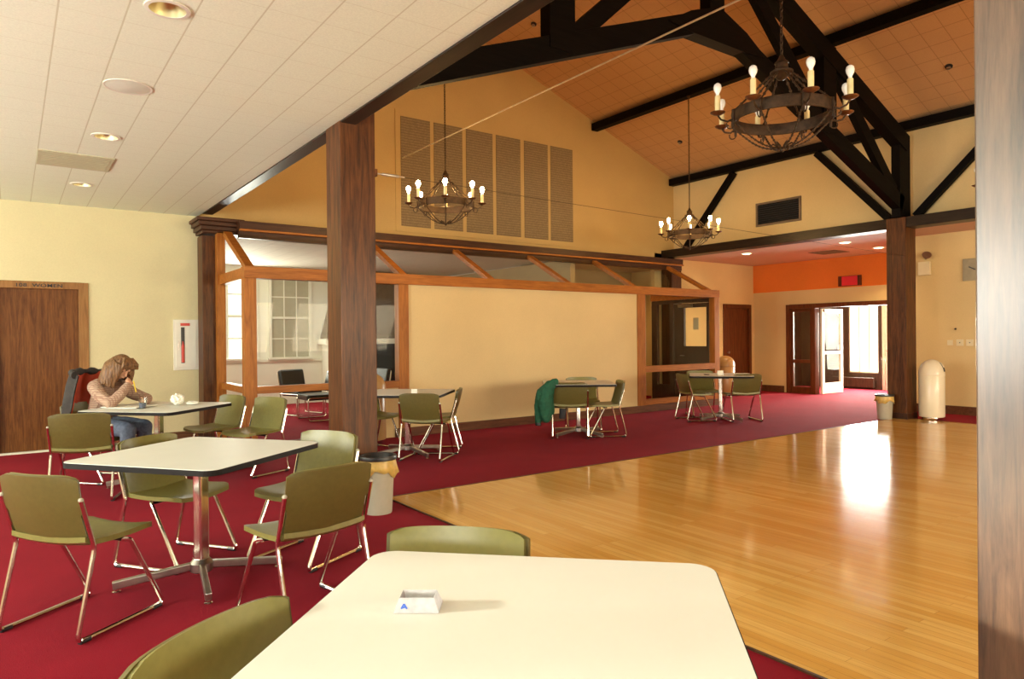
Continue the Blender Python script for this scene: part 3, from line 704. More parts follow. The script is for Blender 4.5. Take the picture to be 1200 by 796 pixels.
# ------------------------------------------------------------------ ceiling fittings
def downlight(x, y, label, r=.092):
    t = thing('recessed_downlight', label, 'ceiling light', (x, y, ZC), 0, 'unlit recessed lights in the dining ceiling')
    part('trim_ring', MB().lathe([(r + .022, 0), (r + .022, -.006), (r, -.008), (r, 0)], 28, cap=False), M['ext_wh'], t)
    part('reflector', MB().lathe([(r, -.004), (r * .93, .04), (r * .72, .085), (r * .5, .11)], 28, cap=False), M['brass'], t, 'gold reflector cone')
    part('lamp', MB().lathe([(.0, .075), (r * .35, .08), (r * .5, .11)], 20, cap=False), M['bulb'], t)
    return t
downlight(.70, 4.10, 'largest gold recessed downlight at the top of the tiled dining ceiling')
downlight(.69, 6.97, 'gold recessed downlight between the round speaker and the ceiling vent')
downlight(.67, 9.25, 'smallest gold recessed downlight beyond the ceiling vent')
sp = thing('ceiling_speaker', 'round gray speaker grille in the white tiled dining ceiling', 'speaker', (.685, 5.52, ZC))
part('bezel', MB().lathe([(.156, 0), (.156, -.004), (.148, -.006), (.142, -.004)], 32, cap=False), M['ext_wh'], sp)
part('grille', MB().lathe([(.142, -.004), (.09, -.010), (.02, -.014), (.002, -.014)], 32, cap=False), M['grayenam'], sp)
cv = thing('ceiling_vent', 'flat rectangular beige vent in the white tiled dining ceiling', 'vent', (.532, 8.08, ZC))
part('vent_frame', box(-.31, .31, -.32, .32, -.008, 0), M['ventgrey'], cv)
for k in range(10): part('vent_slat', box(-.28, .28, -.28 + .06 * k, -.235 + .06 * k, -.0095, -.008), M['ventgrey'], cv)
for x, y, lb in ((12.95, 9.15, 'glowing round downlight in the pink aisle ceiling nearest the gable corner'), (13.05, 7.02, 'middle glowing downlight in the pink aisle ceiling'), (14.42, 7.05, 'glowing downlight in the pink aisle ceiling just left of the far column')):
    t = thing('aisle_downlight', lb, 'ceiling light', (x, y, 3.2), 0, 'lit downlights in the aisle ceiling')
    part('trim_ring', MB().lathe([(.12, 0), (.12, -.008), (.095, -.01), (.095, 0)], 24, cap=False), M['ext_wh'], t)
    part('lens', MB().lathe([(.095, -.006), (.06, -.02), (.002, -.026)], 24, cap=False), M['downlit'], t)
    spot('aisle_spot', (x, y, 3.15), (x, y, 0), 120, (1, .70, .36), 130)
av = thing('aisle_vent', 'dull gray supply vent in the pink aisle ceiling', 'vent', (14.3, 8.05, 3.2))
part('vent_frame', box(-.3, .3, -.3, .3, -.008, 0), M['hood'], av)
for k in range(5): part('vent_slat', box(-.26, .26, -.25 + .11 * k, -.19 + .11 * k, -.014, -.008), M['hood'], av)
for x, y, lb in ((11.40, 4.52, 'small dark round detector on the right roof slope above the far column'), (11.30, 9.57, 'small dark round detector on the right roof slope near the gable'), (7.42, 9.50, 'small dark round detector near the roof peak, seen left of the truss king post')):
    z = ROOF(x); tl = math.atan(.365) * (1 if x > 7.25 else -1)
    t = thing('heat_detector', lb, 'detector', (x, y, z)); t.rotation_euler = (0, tl, 0)
    part('base', MB().lathe([(.05, 0), (.05, -.02), (.035, -.028)], 16), M['black'], t); part('sensor', MB().lathe([(.03, -.028), (.025, -.055), (.004, -.06)], 16), M['dullchrome'], t)

# wires
wt = tag(MB().tube([(5.49, YW - .01, 4.53), (5.49, -4.97, 4.53)], .011, 6).build('stretched_wire', M['wire']), 'pale wire stretched overhead from the grille panel toward the camera', 'wire')
tr_ = thing('tie_cable', 'thin tie cable with turnbuckle strung from the tall brown column across the hall', 'cable', (2.505, 5.45, 2.83))
part('cable', MB().tube([(.30, 0, 0), (9.49, 0, -.12)], .0022, 6), M['iron'], tr_)
part('eye_bracket', box(0, .03, -.03, .03, -.03, .03), M['copper'], tr_); part('turnbuckle', MB().tube([(.03, 0, 0), (.08, 0, 0), (.09, 0, 0), (.24, 0, 0), (.25, 0, 0), (.30, 0, 0)], [.006, .006, .013, .013, .006, .006], 8), M['alum'], tr_)

# ------------------------------------------------------------------ chandeliers
def chandelier(loc, ang, lit, ztop, label):
    t = thing('chandelier', label, 'chandelier', loc, 0, 'wrought iron wheel chandeliers')
    iron = M['gold'] if False else M['iron']
    R = .375
    ring = MB()
    ring.lathe([(R, -.04), (R, .04), (R - .012, .04), (R - .012, -.04), (R, -.04)], 48, cap=False)
    for z in (-.04, .04): ring.tube([((R - .004) * math.cos(a), (R - .004) * math.sin(a), z) for a in [2 * PI * k / 48 for k in range(48)]], .007, 6, True)
    part('ring', ring, iron, t)
    hub = MB().lathe([(.004, .27), (.03, .28), (.055, .31), (.085, .325), (.085, .34), (.05, .36), (.045, .40), (.055, .405), (.03, .43), (.012, .47)], 20)
    part('hub', hub, M['iron'], t)
    for k in range(8):
        a = ang + k * PI / 4; c, s = math.cos(a), math.sin(a)
        arm = MB()
        pts = [(R, -.02), (R + .05, -.045), (R + .10, -.03), (R + .125, .005)]
        arm.tube([(p * c, p * s, z) for p, z in pts], .008, 6)
        cur = [(R + .03 + .03 * math.cos(q), -.07 + .03 * math.sin(q)) for q in [PI * .5 + 5.2 * i / 10 for i in range(11)]]
        arm.tube([(p * c, p * s, z) for p, z in cur], .005, 6)
        arm.tube([((R + .006) * c, (R + .006) * s, z) for z in (.05, -.01, -.085)], .010, 6)
        ao = part('arm', arm, iron, t)
        T = Matrix.Translation(((R + .125) * c, (R + .125) * s, 0))
        part('drip_cup', MB().lathe([(.008, .0), (.03, .006), (.055, .02), (.058, .026), (.03, .018), (.01, .016)], 16, T), M['copper'], ao)
        part('candle', MB().lathe([(.021, .02), (.021, .15), (.014, .155)], 12, T), M['candlelit'] if lit else M['candle'], ao)
        part('bulb', MB().lathe([(.013, .153), (.014, .17), (.027, .195), (.031, .215), (.026, .238), (.012, .250), (.001, .253)], 14, T), M['bulblit'] if lit else M['bulb'], ao)
        sup = MB(); n = 7
        if True:
            sup.tube([(.07 * c, .07 * s, .325), ((R - .01) * c, (R - .01) * s, .045)], .007, 6)
            for i in range(n):
                q = i / (n - 1); p = Vector((.07 * c, .07 * s, .325)).lerp(Vector(((R - .01) * c, (R - .01) * s, .045)), q); sup.sphere(p, .012, 6)
            part('support_chain', sup, iron, t)
        b = MB(); pts = []
        for i in range(13):
            q = i / 12; rr = (R - .01) * (1 - q) ** .8; zz = -.05 - .20 * math.sin(q * PI / 2) ** 1.1
            pts.append((rr * c, rr * s, zz))
        b.tube(pts, .006, 6)
        for p in pts[1:-1]: b.sphere(Vector(p), .0095, 6)
        part('basket_chain', b, iron, t)
    fin = MB()
    for k in range(6):
        a = k * PI / 3; c, s = math.cos(a), math.sin(a)
        fin.tube([(.005 * c, .005 * s, -.27), (.03 * c, .03 * s, -.235), (.07 * c, .07 * s, -.215), (.085 * c, .085 * s, -.24), (.07 * c, .07 * s, -.25)], .006, 6)
    fin.sphere(Vector((0, 0, -.265)), .018, 8)
    part('finial', fin, iron, t)
    ch = MB(); z = .47; k = 0
    while z < ztop - loc[2] - .02:
        L = .032; w = .010
        pts = []
        for i in range(10):
            a = 2 * PI * i / 10; x, zz = w * math.cos(a), L * .5 * math.sin(a) * 1.35
            pts.append((x, 0, z + zz) if k % 2 == 0 else (0, x, z + zz))
        ch.tube(pts, .0042, 5, True); z += L; k += 1
    part('hanging_chain', ch, iron, t)
    part('ceiling_hook', MB().lathe([(.03, 0), (.03, -.02), (.01, -.05)], 12, Matrix.Translation((0, 0, ztop - loc[2]))), iron, t)
    return t
ZP = lambda x: ROOF(x) - .175
chandelier((4.85, 3.10, 3.12), math.radians(55), False, ROOF(4.85) - .02, 'large unlit iron wheel chandelier with frosted bulbs hanging nearest the camera')
chandelier((4.82, 8.16, 3.235), math.radians(59), True, ROOF(4.82) - .02, 'lit wheel chandelier hanging in front of the tall wall grilles')
chandelier((9.90, 8.18, 3.25), math.radians(39), True, ROOF(9.97) - .212, 'lit wheel chandelier farthest away near the right aisle beam')
chandelier((9.90, 3.09, 3.22), math.radians(30), False, ROOF(9.97) - .212, 'unlit wheel chandelier almost hidden behind the near right column')
#PART2
# ------------------------------------------------------------------ tables
def make_table(loc, rz, label, s=1.016, z=.76):
    t = thing('cafe_table', label, 'table', loc, rz, 'square cafeteria tables')
    top = MB().prism(rrect(s - .006, s - .006, .07), z - .028, z); part('tabletop', top, M['laminate'], t, bevel=.002)
    e = MB(); o = rrect(s, s, .073); i_ = rrect(s - .008, s - .008, .069); n = len(o)
    vs = [(p[0], p[1], z - .032) for p in o] + [(p[0], p[1], z - .003) for p in o] + [(p[0], p[1], z - .032) for p in i_] + [(p[0], p[1], z - .003) for p in i_]
    fs = []
    for k in range(n):
        q = (k + 1) % n; fs += [(k, q, n + q, n + k), (2 * n + q, 2 * n + k, 3 * n + k, 3 * n + q), (n + k, n + q, 3 * n + q, 3 * n + k), (q, k, 2 * n + k, 2 * n + q)]
    part('edge_band', e.add(vs, fs), M['edge'], t, 'dark edge band')
    part('underside', MB().prism(rrect(s - .05, s - .05, .06), z - .034, z - .028), M['edge'], t)
    c = MB().prism(rrect(.075, .06, .012, 3), .07, z - .05); part('column', c, M['chrome'], t, 'chrome column', bevel=.003)
    part('top_plate', MB().bar((-.25, 0, z - .045), (.25, 0, z - .045), .25, .02), M['black'], t)
    part('hub', MB().lathe([(.05, .045), (.065, .055), (.065, .10), (.045, .125)], 16), M['dullchrome'], t)
    for k in range(4):
        a = PI / 4 + k * PI / 2; c, s_ = math.cos(a), math.sin(a)
        ft = part('foot', MB().bar((.04 * c, .04 * s_, .085), (.46 * c, .46 * s_, .04), .035, .045, (-s_, c, 0)), M['dullchrome'], t, bevel=.006)
        part('glide', MB().lathe([(.012, .025), (.012, .01), (.022, .006), (.022, .0)], 10, Matrix.Translation((.44 * c, .44 * s_, 0))), M['chrome'], ft)
    return t
R = math.radians
TABLES = dict(A=((.922, 1.279), 44.8, 'nearest white table filling the bottom of the picture with an ashtray on it'),
              B=((.907, 4.415), 37.5, 'white dark edged table in the left foreground with four green chairs around it'),
              C=((1.19, 7.66), 43, 'table by the left wall where the person sits writing'),
              D=((3.94, 7.63), 48, 'table just right of the tall brown column in front of the glass bay'),
              E=((6.65, 7.55), 52, 'table in front of the middle of the blank cream panel, green jacket beside it'),
              F=((9.70, 7.39), 40, 'farthest table near the right end of the glazed bay with a white tent card'))
proto = None
for k, (p, a, lb) in TABLES.items():
    if proto is None: proto = make_table((*p, 0), R(a), lb)
    else: dup(proto, (*p, 0), R(a), lb)

# ------------------------------------------------------------------ chairs
def make_chair(label, loc, rz):
    t = thing('cafeteria_chair', label, 'chair', loc, rz, 'olive green cafeteria chairs')
    def yb(z):                                    # back profile, y as a function of z
        q = (z - .44) / .345; return -.165 - .105 * q - .012 * math.sin(q * PI)
    HW = .242
    def back(front):
        def fn(u, v):
            z = .445 + .34 * v
            hw = HW * (1.0 if v > .48 else .93) if not front else HW * .95
            if v > .93: hw *= 1 - .055 * ((v - .93) / .07) ** 2
            if v < .10: hw *= 1 - .03 * ((.10 - v) / .10)
            x = (2 * u - 1) * hw; s = (2 * u - 1)
            y = yb(z) + .040 * s * s * (.5 + .5 * v) - (0 if front else 0)
            zz = z - (.014 * s ** 8 if v > .95 else 0)
            n = Vector((-.30 * s, 1, .30)).normalized()
            return Vector((x, y, zz)) + n * (.010 if front else 0), n
        return fn
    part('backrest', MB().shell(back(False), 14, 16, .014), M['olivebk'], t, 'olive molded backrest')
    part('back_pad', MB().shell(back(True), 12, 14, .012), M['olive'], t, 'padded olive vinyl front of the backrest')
    def seat(u, v):
        s = 2 * u - 1; y = -.185 + .435 * v; hw = .232 + .008 * v
        if v > .86: hw *= 1 - .16 * ((v - .86) / .14) ** 2
        z = .440 + .016 * s * s - .012 * math.sin(PI * v) - (.018 * ((v - .8) / .2) ** 2 if v > .8 else 0) + (.020 * ((.12 - v) / .12) ** 2 if v < .12 else 0)
        return Vector((s * hw, y, z)), Vector((0, 0, 1))
    part('seat', MB().shell(seat, 12, 14, .026), M['olive'], t, 'olive vinyl seat', bevel=0)
    part('under_frame', MB().tube([(-.24, .045, .414), (.24, .045, .414)], .010, 8), M['black'], t)
    for sg in (-1, 1):
        x = sg * .248
        path = fillet([(x, yb(.68) + .028, .67), (x, -.150, .43), (x, -.155, .40), (x, -.25, .013), (x, .275, .013), (x, .06, .415), (x * .9, .03, .418)], .04, 5)
        fr = part('side_frame', MB().tube(path, .0115, 8), M['chrome'], t, 'chrome sled side frame')
        part('end_cap', MB().sphere(Vector((x, yb(.68) + .028, .672)), .0122, 8), M['bin'], fr)
        part('glide', MB().tube([(x, -.235, .010), (x, -.18, .010)], .0135, 8), M['black'], fr); part('glide', MB().tube([(x, .20, .010), (x, .255, .010)], .0135, 8), M['black'], fr)
    return t
CH = [(1.03, 1.80, 225, 'pale green chair just beyond the nearest white table, only its top showing'),
      (.48, 1.44, -58, 'olive chair at the bottom left, its dark back against the nearest white table'),
      (.283, 4.146, 37.5, 'olive chair cut by the left picture edge, facing the left foreground table'),
      (1.24, 3.55, 102, 'olive chair with brown shadowed back between the left foreground table and the nearest table'),
      (1.56, 4.46, 209, 'light green chair between the left foreground table and the tall column'),
      (.86, 4.93, -55, 'olive chair tucked under the far left side of the left foreground table'),
      (.56, 7.34, 70, 'dark olive chair with its back to the camera before the writing person'),
      (1.84, 8.22, 200, 'green chair beside the dark corner post, facing the writing person'),
      (2.10, 7.60, 206, 'green chair before the cedar bay post, right of its twin'),
      (.725, 8.22, -47, 'olive chair the writing person sits on, covered by a dark coat'),
      (3.955, 7.19, 41, 'olive chair seen from behind at the table just right of the tall column'),
      (4.36, 7.55, 144, 'olive chair seen side on, right end of the table beside the tall column'),
      (3.74, 8.18, 285, 'dark olive chair mostly hidden behind the tall column, beside the tan can'),
      (6.42, 7.47, 51, 'olive chair with the green jacket hanging on its left side'),
      (6.93, 7.28, 149, 'olive chair seen side on, right of the chair with the green jacket'),
      (7.10, 7.95, 234, 'dark chair facing the camera behind the table in front of the blank cream panel'),
      (9.32, 7.62, -26, 'olive chair seen side on at the left of the farthest table'),
      (9.88, 7.10, 60, 'dark chair seen from behind at the right of the farthest table'),
      (10.0, 7.98, 235, 'dark chair behind the farthest table facing the camera')]
proto = None
for x, y, a, lb in CH:
    if proto is None: proto = make_chair(lb, (x, y, 0), R(a - 90))
    else: dup(proto, (x, y, 0), R(a - 90), lb)

# ------------------------------------------------------------------ bins and cans
def domed_can(loc, rz, mat, label, sc=(1, 1)):
    t = thing('domed_trash_can', label, 'trash can', loc, rz); t.scale = (sc[0], sc[0], sc[1])
    part('body', MB().lathe([(.19, .05), (.205, .055), (.21, .07), (.21, .71), (.205, .72)], 40), mat, t)
    part('foot_ring', MB().lathe([(.16, .0), (.165, .01), (.165, .05), (.15, .05)], 32), M['chrome'], t, 'chrome foot ring')
    pr = [(.213, .705), (.216, .715), (.214, .745)] + [(.210 * math.cos(q), .745 + .215 * math.sin(q)) for q in [PI / 2 * i / 12 for i in range(1, 12)]] + [(.004, .96)]
    d = MB().lathe(pr, 40); part('dome_lid', d, mat, t)
    fl = MB()
    def fn(u, v):
        a = -.55 + 1.1 * u; e = .12 + .75 * v; r = .2135
        n = Vector((math.cos(e) * math.cos(a), math.cos(e) * math.sin(a), math.sin(e))); return Vector((0, 0, .745)) + n * r, n
    part('flap', fl.shell(fn, 10, 8, .006), M['black'] if mat == M['can_white'] else mat, t, 'swing flap opening')
    def fn2(u, v):
        a = -.50 + 1.0 * u; e = .42 + .42 * v; r = .221
        n = Vector((math.cos(e) * math.cos(a), math.cos(e) * math.sin(a), math.sin(e))); return Vector((0, 0, .745)) + n * r, n
    part('flap_door', MB().shell(fn2, 10, 6, .005), mat, t)
    return t
domed_can((12.28, 5.16, 0), R(-62), M['can_white'], 'white enamel domed trash can beside the dark far column', (.9, 1.04))
domed_can((3.95, 8.74, 0), R(-80), M['can_tan'], 'tan domed trash can half hidden behind the tall brown column')
domed_can((13.25, 9.95, 0), R(-100), M['can_tan'], 'tan domed trash can behind the farthest table by the red brown door')
def waste_bin(loc, r, h, label, rim):
    t = thing('waste_bin', label, 'waste bin', loc)
    part('bin_body', MB().lathe([(r * .78, 0), (r * .80, .01), (r * .97, h * .97), (r * .93, h * .97), (r * .76, .03)], 32), M['bin'], t)
    bg = MB(); n = 40; rows = [(r * .90, h * .75), (r * .96, h * .985), (r * 1.02, h * .97), (r * 1.05, h * .86), (r * 1.10, h * .72)]
    vs = []; fs = []
    for i, (rr, z) in enumerate(rows):
        for k in range(n):
            a = 2 * PI * k / n; w = (0, .01, .01, .035, .075)[i]
            q = rr * (1 + w * math.sin(5 * a + i) + w * .6 * math.sin(11 * a)); zz = z + (h * .06 * math.sin(3 * a + 1) + h * .03 * math.sin(8 * a) if i == 4 else 0)
            vs.append((q * math.cos(a), q * math.sin(a), zz))
    for i in range(len(rows) - 1):
        for k in range(n): fs.append((i * n + k, i * n + (k + 1) % n, (i + 1) * n + (k + 1) % n, (i + 1) * n + k))
    bo = part('bag_liner', bg.add(vs, fs, True), M['bag'], t, 'ochre bag folded over the rim')
    sd = bo.modifiers.new('thick', 'SOLIDIFY'); sd.thickness = .003
    if rim: part('rim', MB().lathe([(r * .80, h * .93), (r * .98, h * .955), (r * 1.10, h * .96), (r * 1.12, h * .99), (r * 1.08, h * 1.03), (r * .96, h * 1.03), (r * .86, h * .98), (r * .80, h * .93)], 36, cap=False), M['black'], t, 'black rim lid')
    return t
waste_bin((2.42, 5.215, 0), .138, .455, 'gray waste bin with ochre bag at the foot of the tall brown column', True)
waste_bin((11.82, 5.70, 0), .135, .40, 'small gray waste bin beside the dark far column near the entry doors', True)

# ------------------------------------------------------------------ small things on tables
ZT = .761
a = thing('ashtray', 'small foil and card ashtray on the nearest white table', 'ashtray', (0.804, 1.509, ZT), R(-37))
mb = MB(); vs = [(-.055, -.04, 0), (.055, -.04, 0), (.055, .04, 0), (-.055, .04, 0), (-.042, -.026, .032), (.042, -.026, .032), (.042, .026, .032), (-.042, .026, .032), (-.032, -.018, .010), (.032, -.018, .010), (.032, .018, .010), (-.032, .018, .010)]
part('tray', mb.add(vs, [(3, 2, 1, 0), (0, 1, 5, 4), (1, 2, 6, 5), (2, 3, 7, 6), (3, 0, 4, 7), (4, 5, 9, 8), (5, 6, 10, 9), (6, 7, 11, 10), (7, 4, 8, 11), (8, 9, 10, 11)]), plain('pale_foil', (.40, .38, .40), .35, .3, .15, 40), a)
mk = MB()
for p, q in (((-.036, .009), (-.030, .019)), ((-.030, .019), (-.022, .009)), ((-.034, .011), (-.026, .013))):
    fa = lambda p: Vector((p[0], -.0405 + p[1] * .44, p[1]))
    mk.bar(fa(p), fa(q), .004, .0015, (1, 0, 0))
part('blue_mark', mk, plain('blue_ink', (.03, .10, .50), .5), a, 'small blue mark')
part('ash', MB().prism(rrect(.06, .032, .008), .0105, .013), M['bin'], a)
def small(name, label, cat, loc, rz, mb, mat, bevel=0, group=None):
    o = mb.build(name, mat, None, bevel); o.location = loc; o.rotation_euler = (0, 0, rz); return tag(o, label, cat, group)
def tent(loc, rz, label, s=1.0):
    mb = MB(); mb.bar((0, -.022 * s, 0), (0, 0, .075 * s), .10 * s, .002, (1, 0, 0)); mb.bar((0, .022 * s, 0), (0, 0, .075 * s), .10 * s, .002, (1, 0, 0))
    return small('tent_card', label, 'card', loc, rz, mb, M['paper'])
tent((9.581, 7.296, ZT), R(-38), 'white folded tent card standing on the farthest table')
tent((3.888, 7.354, ZT), R(-40), 'small white folded card on the table just right of the tall column', .7)
def tin_ashtray(loc, label):
    return small('ashtray', label, 'ashtray', loc, 0, MB().lathe([(.04, 0), (.05, .02), (.046, .022), (.036, .006), (.002, .006)], 18), M['dullchrome'])
tin_ashtray((6.451, 7.248, ZT), 'tiny metal ashtray on the table in front of the cream panel'); tin_ashtray((9.408, 7.440, ZT), 'tiny metal ashtray on the farthest table beside the tent card')
# writing person's things
def sheet(w, d, th=.004, curl=.012):
    def fn(u, v):
        return Vector(((u - .5) * w, (v - .5) * d, th / 2 + .002 + curl * (2 * u - 1) ** 4 * .5 + curl * .3 * math.sin(v * 5) ** 2)), Vector((0, 0, 1))
    return MB().shell(fn, 10, 8, th)
small('notebook', 'open white notebook under the arms of the writing person', 'notebook', (0.946, 7.776, ZT), R(-50), sheet(.42, .28, .006, .012), M['paper'])
small('loose_paper', 'loose white sheet on the far side of the table by the left wall', 'paper', (1.306, 8.026, ZT), R(-30), sheet(.30, .22, .002, .004), M['paper'])
cp = thing('plastic_cup', 'clear plastic cup half full of dark drink in front of the writing person', 'cup', (1.032, 7.546, ZT))
part('cup_wall', MB().lathe([(.028, .0), (.030, .002), (.042, .10), (.040, .10), (.028, .006), (.002, .006)], 24), M['cup'], cp)
part('drink', MB().lathe([(.002, .006), (.028, .007), (.0335, .055), (.002, .055)], 24), M['water'], cp)
def crumple(r, seed, sc=(1, 1, .75)):
    rn = random.Random(seed); bm = bmesh.new(); bmesh.ops.create_icosphere(bm, subdivisions=3, radius=r)
    for v in bm.verts: v.co *= 1 + rn.uniform(-.22, .14); v.co = Vector((v.co.x * sc[0], v.co.y * sc[1], v.co.z * sc[2]))
    mz = min(v.co.z for v in bm.verts); mb = MB(); mb.add([v.co - Vector((0, 0, mz)) for v in bm.verts], [[q.index for q in f_.verts] for f_ in bm.faces]); bm.free(); return mb
small('crumpled_napkin', 'large crumpled white napkin on the table by the left wall', 'napkin', (1.363, 7.661, ZT), 0, crumple(.065, 3, (1, 1, .9)), M['paper'])
small('crumpled_napkin', 'small flat crumpled wrapper right of the large napkin', 'napkin', (1.498, 7.622, ZT), 0, crumple(.045, 5, (1.3, 1, .45)), M['paper'])

# ------------------------------------------------------------------ organic helpers
def skin_mesh(nodes, edges, root=None):
    """limbs as tapered elliptical runs with rounded joints, later fused by remesh into one surface"""
    mb = MB(); rad = {k: (r if isinstance(r, tuple) else (r, r)) for k, (p, r) in nodes.items()}
    for k, (p, r) in nodes.items():
        ra = rad[k]; mb.sphere(Vector(p), 1, 12, (ra[0], ra[1], (ra[0] + ra[1]) / 2))
    for a_, b_ in edges:
        pa, pb = Vector(nodes[a_][0]), Vector(nodes[b_][0])
        for i in range(1, 8):
            t = i / 8; q = pa.lerp(pb, t); rx = rad[a_][0] * (1 - t) + rad[b_][0] * t; ry = rad[a_][1] * (1 - t) + rad[b_][1] * t
            mb.sphere(q, 1, 10, (rx, ry, (rx + ry) / 2))
    return mb.v, mb.f
def remesh(mb, voxel, smooth=2, disp=None):
    me = bpy.data.meshes.new('tmp'); me.from_pydata(mb.v, [], mb.f)
    o = bpy.data.objects.new('tmp', me); COL.objects.link(o)
    r = o.modifiers.new('r', 'REMESH'); r.mode = 'VOXEL'; r.voxel_size = voxel; r.use_smooth_shade = True
    if smooth: s = o.modifiers.new('s', 'SMOOTH'); s.iterations = smooth; s.factor = .5
    dg = bpy.context.evaluated_depsgraph_get(); m2 = bpy.data.meshes.new_from_object(o.evaluated_get(dg))
    out = MB(); out.v = [tuple(v.co) for v in m2.vertices]; out.f = [list(p.vertices) for p in m2.polygons]; out.s = [True] * len(out.f)
    bpy.data.objects.remove(o); bpy.data.meshes.remove(m2)
    par = list(range(len(out.v)))
    def find(a):
        while par[a] != a: par[a] = par[par[a]]; a = par[a]
        return a
    for q in out.f:
        for b_ in q[1:]: par[find(b_)] = find(q[0])
    cnt = {}
    for i in range(len(par)): cnt[find(i)] = cnt.get(find(i), 0) + 1
    big = max(cnt, key=cnt.get); keep = {}; nv = []
    for i in range(len(par)):
        if find(i) == big: keep[i] = len(nv); nv.append(out.v[i])
    out.f = [[keep[i] for i in q] for q in out.f if q[0] in keep]; out.v = nv; out.s = [True] * len(out.f)
    if disp: out.v = [tuple(disp(Vector(p))) for p in out.v]
    return out
from mathutils import noise as mn
# ------------------------------------------------------------------ the person
PL = (.745, 8.22, 0); PR = R(-47 - 90)
person = thing('person', 'person with light brown hair and checked shirt writing with chin on hand', 'person', PL, PR)
N = {'pel': ((0, -.03, .565), (.135, .105)), 'sp1': ((0, .00, .70), (.125, .095)), 'che': ((0, .06, .88), (.135, .10)), 'nb': ((0, .12, 1.00), (.06, .055)), 'nk': ((0, .165, 1.055), .047), 'sk': ((0, .20, 1.10), .055)}
N['shl'] = ((-.10, .07, .955), (.075, .07)); N['shr'] = ((.10, .07, .955), (.075, .07))
ED = [('che', 'shl'), ('che', 'shr'), ('nb', 'shl'), ('nb', 'shr'), ('pel', 'sp1'), ('sp1', 'che'), ('che', 'nb'), ('nb', 'nk'), ('nk', 'sk')]
ARM = {1: [(.155, .075, .955, .058), (.235, .20, .875, .046), (.255, .335, .808, .038), (.165, .370, .885, .034), (.070, .365, .962, .024), (.035, .358, .990, .030)],
       -1: [(-.155, .075, .955, .058), (-.245, .19, .855, .046), (-.265, .32, .808, .038), (-.165, .39, .803, .033), (-.065, .44, .795, .023), (-.035, .458, .794, .028)]}
for s in (-1, 1):
    pr = 'shl' if s < 0 else 'shr'
    for i, (x, y, z, r) in enumerate(ARM[s]):
        N['a%d%d' % (s, i)] = ((x, y, z), r); ED.append((pr, 'a%d%d' % (s, i))); pr = 'a%d%d' % (s, i)
    pr = 'pel'
    for i, (x, y, z, r) in enumerate([(.085, .03, .545, .092), (.10, .22, .545, .078), (.115, .41, .535, .062), (.115, .40, .30, .052), (.115, .38, .10, .036), (.12, .47, .04, .034), (.12, .55, .035, .028)]):
        N['l%d%d' % (s, i)] = ((s * x, y, z), r); ED.append((pr, 'l%d%d' % (s, i))); pr = 'l%d%d' % (s, i)
body = MB(); body.add(*skin_mesh(N, ED, 'pel'))
# head: ellipsoid shaped into a skull and face, pitched down
HC = Vector((0, .235, 1.14)); HR = Matrix.Translation(HC) @ Matrix.Rotation(-.62, 4, 'X') @ Matrix.Rotation(-.18, 4, 'Z')
hv = MB().sphere(Vector((0, 0, 0)), 1, 18)
def skull(p):
    x, y, z = p; q = Vector((x * .074, y * .092, z * .112))
    if y > 0: q.y *= .95; q.x *= 1 - .10 * max(0, -z)
    if z < -.1: q.x *= 1 - .28 * (-z - .1); q.y += .012 * (-z)
    return q
hv.v = [tuple(HR @ skull(p)) for p in hv.v]; body.add(hv.v, hv.f)
nose = MB().tube([HR @ Vector(p) for p in ((0, .083, .022), (0, .098, .0), (0, .108, -.022), (0, .094, -.030))], [.008, .010, .013, .010], 8); body.add(nose.v, nose.f)
for s in (-1, 1):
    er = MB().sphere(Vector((0, 0, 0)), 1, 8); er.v = [tuple(HR @ (Vector((s * .076, -.008, -.005)) + Vector((p[0] * .010, p[1] * .020, p[2] * .030)))) for p in er.v]; body.add(er.v, er.f)
    br = MB().sphere(HR @ Vector((s * .030, .078, .030)), .014, 6); body.add(br.v, br.f)
lp = MB().tube([HR @ Vector(p) for p in ((-.022, .082, -.054), (0, .094, -.053), (.022, .082, -.054))], [.005, .008, .005], 6); body.add(lp.v, lp.f)
# hands: palm end nodes get five bent fingers each
def hand(c, d, side, curl):
    """c palm centre, d forward direction, side lateral direction (towards the thumb)"""
    c, d, side = Vector(c), Vector(d).normalized(), Vector(side); side = (side - d * side.dot(d)).normalized(); nrm = d.cross(side)
    for i in range(4):
        o = side * (.024 - .016 * i); L = (.070, .078, .073, .058)[i]
        p0 = c - d * .005 + o; p1 = c + d * .035 + o * 1.15; p2 = p1 + (d * math.cos(curl) + nrm * math.sin(curl)) * L * .5; p3 = p2 + (d * math.cos(curl * 2) + nrm * math.sin(curl * 2)) * L * .45
        t_ = MB().tube([p0, p1, p2, p3], [.0095, .0095, .0085, .007], 8); body.add(t_.v, t_.f); q = MB().sphere(p3, .0072, 6); body.add(q.v, q.f)
    p0 = c - d * .02 + side * .012; p1 = p0 + side * .028 + d * .018; p2 = p1 + d * .028 + side * .008 + nrm * .008
    t_ = MB().tube([p0, p1, p2], [.012, .0105, .008], 8); body.add(t_.v, t_.f); q = MB().sphere(p2, .008, 6); body.add(q.v, q.f)
hand((.032, .358, .990), (-.85, -.10, .50), (-.15, -.35, .9), -.75)
hand((-.030, .460, .794), (.85, .5, 0), (.3, .2, .8), -.35)
part('body', remesh(body, .0055, 2), M['skin'], person, 'bare face and hands')
